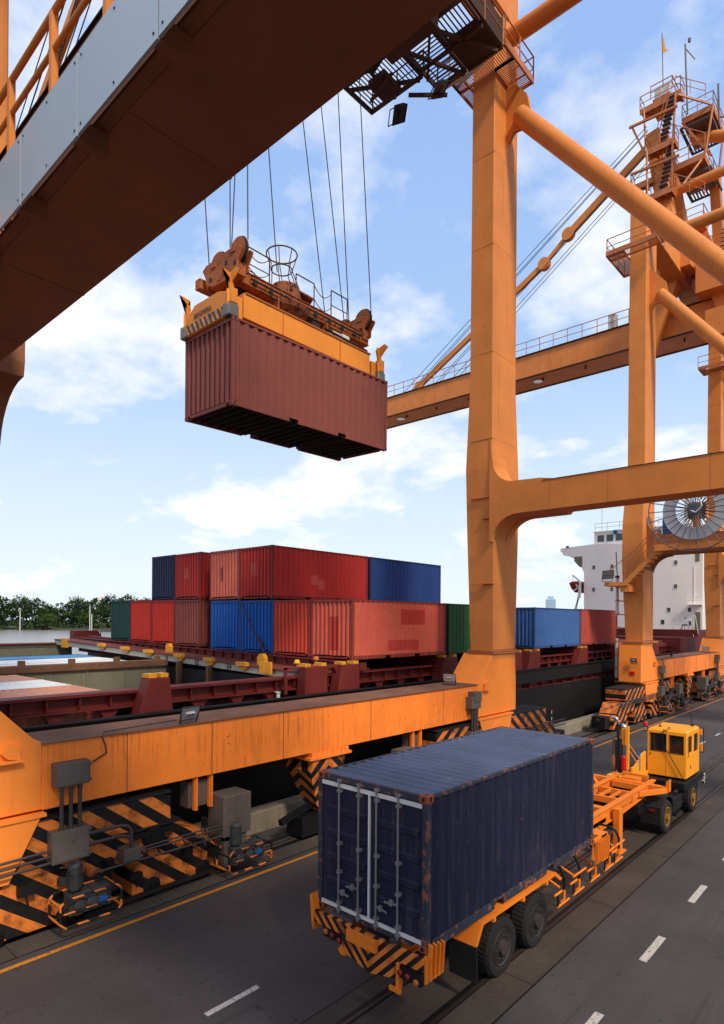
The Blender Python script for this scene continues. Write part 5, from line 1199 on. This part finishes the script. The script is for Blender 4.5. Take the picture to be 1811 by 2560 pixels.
# nipa palms along the water
pt=thing('nipa_palm','palm','palm',(0,0,0),'low nipa palms at the water edge'); m=MB(); rnd=random.Random(5)
for k in range(26):
    a=rnd.uniform(0,6.28); L=rnd.uniform(5,8); base=Vector((0,0,0)); pr=[]
    for j in range(6): t_=j/5; pr.append(Vector((math.cos(a)*L*.55*t_**1.3,math.sin(a)*L*.55*t_**1.3,L*(t_-.45*t_*t_))))
    for j in range(5):
        d=(pr[j+1]-pr[j]); sd=Vector((-math.sin(a),math.cos(a),0))*.55*(1.1-j/6)
        m.add([pr[j]-sd,pr[j+1]-sd*.8-Vector((0,0,.3)),pr[j+1],pr[j]],[[0,1,2,3]]); m.add([pr[j],pr[j+1],pr[j+1]+sd*.8-Vector((0,0,.3)),pr[j]+sd],[[0,1,2,3]])
m.build('fronds',lm3,pt); m=MB(); m.tube((0,0,-1),(0,0,.8),.5,6); m.build('trunk',m_bark,pt)
for i,(a,s) in enumerate(((70.8,1.0),(70.0,.9),(69.3,1.05),(65.4,1.0),(64.5,1.15),(63.6,1.0),(62.7,.9),(61.0,.8))):
    o=pt if i==0 else copy_tree(pt); o.location=az(a,470,-1); o.scale=(s,s,s); o.rotation_euler=(0,0,i)
    o['label']=['dark spiky nipa palm at the water, leftmost of its clump','dark spiky nipa palm right of the leftmost one','dark spiky nipa palm left of the tall river pole','nipa palm just right of the tall river pole','largest nipa palm on the far bank','nipa palm beside the largest one','smaller nipa palm toward the green container','smallest nipa palm nearest the green container'][i]
# coconut palms behind
cp=thing('coconut_palm','palm','palm',(0,0,0),'coconut palms on the skyline'); m=MB(); m.tube((0,0,0),(.6,.2,20),.3,6,r2=.18); m.build('trunk',m_bark,cp); m=MB()
for k in range(14):
    a=k*6.283/14; 
    for j in range(4):
        t0_,t1_=j/4,(j+1)/4; f=lambda t_:Vector((.6+math.cos(a)*4.2*t_,.2+math.sin(a)*4.2*t_,20+1.6*t_-3.6*t_*t_)); sd=Vector((-math.sin(a),math.cos(a),0))*.5
        m.add([f(t0_)-sd,f(t1_)-sd,f(t1_)+sd,f(t0_)+sd],[[0,1,2,3]])
m.build('fronds',lm3,cp)
for i,(a,d,s) in enumerate(((67.2,560,1.05),(66.0,580,1.05),(59.6,560,1.0),(58.8,600,1.05),(58.2,560,1.0))):
    o=cp if i==0 else copy_tree(cp); o.location=az(a,d,0); o.scale=(s,s,s); o.rotation_euler=(0,0,i*.7)
    o['label']=['coconut palm above the wood, left of the pair','coconut palm above the wood, right of the pair','coconut palm behind the trees, first right of the distant tower','coconut palm behind the trees, second right of the distant tower','coconut palm closest to the green container'][i]
# poles in the river
for i,(a,d,h) in enumerate(((71.15,452,13),(65.95,448,16.5),(65.8,456,11))):
    m=MB(); m.tube((0,0,-2),(0,0,h),.28,8); m.box(-.5,.5,-.05,.05,h-1,h-.7); o=tag(m.build('river_pole',m_whitebox,None),['thin pale pole in the river, the left one','tallest pale pole in the river','short greenish pole beside the tallest one'][i],'pole','poles standing in the river'); o.location=az(a,d,-1.5)
# far buildings, distance haze put into their pale facade colours
def tower(a,d,w,h,col,lab,step=0):
    x,y,_=az(a,d); t0=thing('tower_block',lab,'building',(x,y,0),rz=R(a)); mm=paint('facade_'+col.strip('#'),col,.7,var=.05,bump=0)
    ORG[t0.name]=(0,0,0)
    m=MB(); m.box(-w/2,w/2,0,w,0,h); 
    if step: m.box(-w*.3,w*.3,w*.1,w*.8,h,h*1.12)
    m.build('wall',mm,t0); m=MB()
    for i in range(int(h/4)):
        m.box(-w/2+.8,w/2-.8,-.1,0,3+i*4-1.0,3+i*4+.6)
    m.build('window_bands',paint('facade_glass_'+col.strip('#'),'#8fa3b5',.4,var=.05,bump=0),t0)
tower(65.0,1500,26,50,'#c9c0b4','pale stepped tower block above the treetops beyond the river',1)
tower(25.1,1700,26,66,'#a6c0d6','hazy pale blue tower far away above the mid-blue container',1)
tower(29.3,1900,26,48,'#cfcfd0','small pale block far away left of the blue tower')
tower(27.2,1900,30,40,'#d8d2cc','low cream block between the pale block and the blue tower')
# ------------------------------------------------------------------ people
m_skin=paint('skin','#8a5a3e',.6,var=.05,bump=0); m_hat=paint('helmet_yellow','#e0b020',.35,var=.03,bump=0); m_hat2=paint('cap_orange','#b5651e',.5,var=.05,bump=0)
m_coat=paint('coverall_navy','#20263a',.8,var=.1); m_vest=paint('vest_orange','#c03a18',.7,var=.1); m_shirt=paint('shirt_white','#d8d8dc',.7,var=.05); m_trs=paint('trousers_dark','#24262c',.8,var=.1)
def person(loc,rz,label,hat,top,H=1.66,sit=False):
    r=thing('person',label,'person',loc,rz=rz); ORG[r.name]=(0,0,0)
    k=H/1.75
    if not sit:
        J={'pel':(0,0,.95,.14),'sp':(0,0,1.15,.13),'ch':(0,.01,1.35,.15),'nk':(0,.0,1.50,.06),'hd':(0,.02,1.60,.075),'hd2':(0,.02,1.70,.08)}
        for s in (-1,1):
            J['h%d'%s]=(s*.1,0,.9,.09);J['k%d'%s]=(s*.11,.03,.5,.065);J['a%d'%s]=(s*.11,0,.08,.045);J['t%d'%s]=(s*.12,.16,.03,.04)
            J['s%d'%s]=(s*.19,0,1.42,.065);J['e%d'%s]=(s*.25,.06,1.15,.048);J['w%d'%s]=(s*.2,.28,1.08,.034);J['f%d'%s]=(s*.18,.36,1.08,.03)
    else:
        J={'pel':(0,0,.50,.14),'sp':(0,.03,.72,.13),'ch':(0,.08,.92,.15),'nk':(0,.12,1.07,.06),'hd':(0,.15,1.16,.075),'hd2':(0,.16,1.26,.08)}
        for s in (-1,1):
            J['h%d'%s]=(s*.1,.05,.48,.09);J['k%d'%s]=(s*.14,.45,.5,.065);J['a%d'%s]=(s*.14,.45,.08,.045);J['t%d'%s]=(s*.14,.6,.03,.04)
            J['s%d'%s]=(s*.19,.08,.99,.065);J['e%d'%s]=(s*.25,.22,.75,.048);J['w%d'%s]=(s*.16,.42,.62,.034);J['f%d'%s]=(s*.14,.5,.6,.03)
    E=[('pel','sp'),('sp','ch'),('ch','nk'),('nk','hd'),('hd','hd2')]
    for s in (-1,1): E+=[('pel','h%d'%s),('h%d'%s,'k%d'%s),('k%d'%s,'a%d'%s),('a%d'%s,'t%d'%s),('ch','s%d'%s),('s%d'%s,'e%d'%s),('e%d'%s,'w%d'%s),('w%d'%s,'f%d'%s)]
    ks=list(J); me=bpy.data.meshes.new('body'); me.from_pydata([tuple(c*k for c in J[n][:3]) for n in ks],[(ks.index(a),ks.index(b_)) for a,b_ in E],[])
    o=bpy.data.objects.new('body',me); COL.objects.link(o); o.parent=r
    md=o.modifiers.new('skin','SKIN'); 
    for i,n in enumerate(ks): sv=me.skin_vertices[0].data[i] if me.skin_vertices else None
    if not me.skin_vertices:
        import bmesh as bmm
        bm=bmm.new(); bm.from_mesh(me); bm.verts.layers.skin.verify(); bm.to_mesh(me); bm.free()
    for i,n in enumerate(ks): me.skin_vertices[0].data[i].radius=(J[n][3]*k,)*2
    me.skin_vertices[0].data[0].use_root=True
    sd=o.modifiers.new('sub','SUBSURF'); sd.levels=1; sd.render_levels=2
    # body colour by height: clothes below the neck, skin above
    mt,t,b=newmat('clothed_body'); tc=t.n('TexCoord'); sx=t.n('SeparateXYZ'); t.l(tc.outputs['Object'],sx.inputs[0])
    zt=(1.47 if not sit else 1.04)*k; zb=(.95 if not sit else .56)*k
    c=t.mix(t.math('GREATER_THAN',sx.outputs[2],zb),lin('#24262c'),top); c=t.mix(t.math('GREATER_THAN',sx.outputs[2],zt),c,lin('#8a5a3e'))
    c=t.mix(t.math('GREATER_THAN',sx.outputs[1],(.30 if not sit else .46)*k) if not sit else 0.0,c,lin('#8a5a3e'))
    t.l(c,b.inputs['Base Color']); b.inputs['Roughness'].default_value=.8; me.materials.append(mt)
    hd=J['hd2']; m=MB(); cx,cy,cz=hd[0]*k,hd[1]*k,(hd[2]-.02)*k
    if hat: m.lathe([(.125*k,0),(.122*k,.03*k),(.115*k,.08*k),(.08*k,.13*k),(.02*k,.145*k)],(cx,cy,cz),(0,0,1),18); m.lathe([(.14*k,-.006),(.14*k,.006)],(cx,cy+.015,cz),(0,0,1),18); m.build('helmet',hat,r)
    else: m.lathe([(.088*k,-.06*k),(.095*k,0),(.09*k,.05*k),(.05*k,.09*k)],(cx,cy-.02*k,cz),(0,0,1),16); m.build('hair',m_black,r)
    return r
person((-18.25,16.4,3.3),2.2,'dock worker in a yellow helmet standing on the deck beside the red pedestal',m_hat,lin('#20263a'))
person((-17.55,16.75,3.45),1.2,'dock worker in an orange cap and red vest bending behind the red pedestal',m_hat2,lin('#b83016'))
person((-17.5,68.6,5.9),1.8,'person in a white shirt sitting by the ship superstructure beside the ladder',None,lin('#dcdce0'),sit=True)
m=MB(); m.box(-.22,.22,-.2,.22,.40,.44).box(-.22,.22,-.22,-.18,.44,.85)
for a in (-.2,.16):
    for b_ in (-.2,.18): m.box(a,a+.04,b_,b_+.04,0,.40)
o=tag(m.build('chair',m_blue,None),'blue chair under the seated person on the ship','chair'); o.location=(-17.5,68.6,5.9); o.rotation_euler=(0,0,1.8)
# ------------------------------------------------------------------ camera, light, sky
HC=6.6; yaw=-.735; roll=.007
f=Vector((math.sin(yaw),math.cos(yaw),0)); r=Vector((math.cos(yaw),-math.sin(yaw),0)); u=Vector((0,0,1))
r2=r*math.cos(roll)+u*math.sin(roll); u2=-r*math.sin(roll)+u*math.cos(roll)
cam=bpy.data.cameras.new('camera'); co=bpy.data.objects.new('camera',cam); COL.objects.link(co); sc.camera=co
mx=Matrix((r2,u2,-f)).transposed().to_4x4(); mx.translation=Vector((0,0,HC)); co.matrix_world=mx
cam.sensor_width=36; cam.lens=1540/2560*36; cam.shift_y=271/2560; cam.clip_start=.05; cam.clip_end=6000
SUN_EL,SUN_AZ=45,110    # azimuth clockwise from +Y
sd=Vector((math.sin(R(SUN_AZ))*math.cos(R(SUN_EL)),math.cos(R(SUN_AZ))*math.cos(R(SUN_EL)),math.sin(R(SUN_EL))))
sl=bpy.data.lights.new('sun','SUN'); so=bpy.data.objects.new('sun',sl); COL.objects.link(so); so.rotation_euler=sd.to_track_quat('Z','Y').to_euler(); so.location=(0,0,60)
sl.energy=2.7; sl.angle=R(10); sl.color=(1,.87,.70)
w=bpy.data.worlds.new('World'); sc.world=w; w.use_nodes=True; nt=w.node_tree; nt.nodes.clear(); t=NT(nt)
out=t.n('OutputWorld'); sky=t.n('TexSky',sky_type='NISHITA'); sky.sun_disc=False; sky.sun_elevation=R(SUN_EL); sky.sun_rotation=R(SUN_AZ); sky.air_density=1.0; sky.dust_density=1.5; sky.ozone_density=2.0
tc=t.n('TexCoord'); sx=t.n('SeparateXYZ'); t.l(tc.outputs['Generated'],sx.inputs[0])
zz=t.math('ADD',t.math('MAXIMUM',sx.outputs[2],0.0),.25)
cx=t.n('CombineXYZ'); t.l(t.math('DIVIDE',sx.outputs[0],zz),cx.inputs[0]); t.l(t.math('DIVIDE',sx.outputs[1],zz),cx.inputs[1])
nA=t.noise(t.mapping(cx.outputs[0],(1,1,1),loc=(11.3,2.2,0)),1.75,10,.56,.15)
nB=t.noise(t.mapping(cx.outputs[0],(1,1,1),loc=(9.1,4.7,0)),5.5,8,.6,.1)
cm=t.ramp(t.math('ADD',t.math('MULTIPLY',nA,.78),t.math('MULTIPLY',nB,.22)),.46,.58)
bgs=t.n('Background'); t.l(sky.outputs[0],bgs.inputs[0]); bgs.inputs[1].default_value=.12
hz=t.n('Background'); hz.inputs[0].default_value=(.60,.81,1.0,1); hz.inputs[1].default_value=.80
hb=t.n('Background'); hb.inputs[0].default_value=(.37,.57,1.0,1); hb.inputs[1].default_value=.74
gr=t.math('POWER',t.math('MAXIMUM',sx.outputs[2],0.0),.75,clamp=True)
hm=t.n('MixShader'); t.l(t.ramp(gr,.1,.72),hm.inputs[0]); t.l(hz.outputs[0],hm.inputs[1]); t.l(hb.outputs[0],hm.inputs[2])
m1=t.n('MixShader'); m1.inputs[0].default_value=.85; t.l(bgs.outputs[0],m1.inputs[1]); t.l(hm.outputs[0],m1.inputs[2])
cl=t.n('Background'); cl.inputs[0].default_value=(.97,.98,1.0,1); cl.inputs[1].default_value=.80
low=t.math('SUBTRACT',1.0,t.math('MULTIPLY',sx.outputs[2],2.6),clamp=True)
mf=t.math('MAXIMUM',t.math('MULTIPLY',cm,.9),t.math('MULTIPLY',low,.6))
m2=t.n('MixShader'); t.l(mf,m2.inputs[0]); t.l(m1.outputs[0],m2.inputs[1]); t.l(cl.outputs[0],m2.inputs[2]); t.l(m2.outputs[0],out.inputs[0])
sc.view_settings.view_transform='Standard'; sc.view_settings.look='None'; sc.view_settings.gamma=1; sc.view_settings.exposure=.45
sc.cycles.max_bounces=6
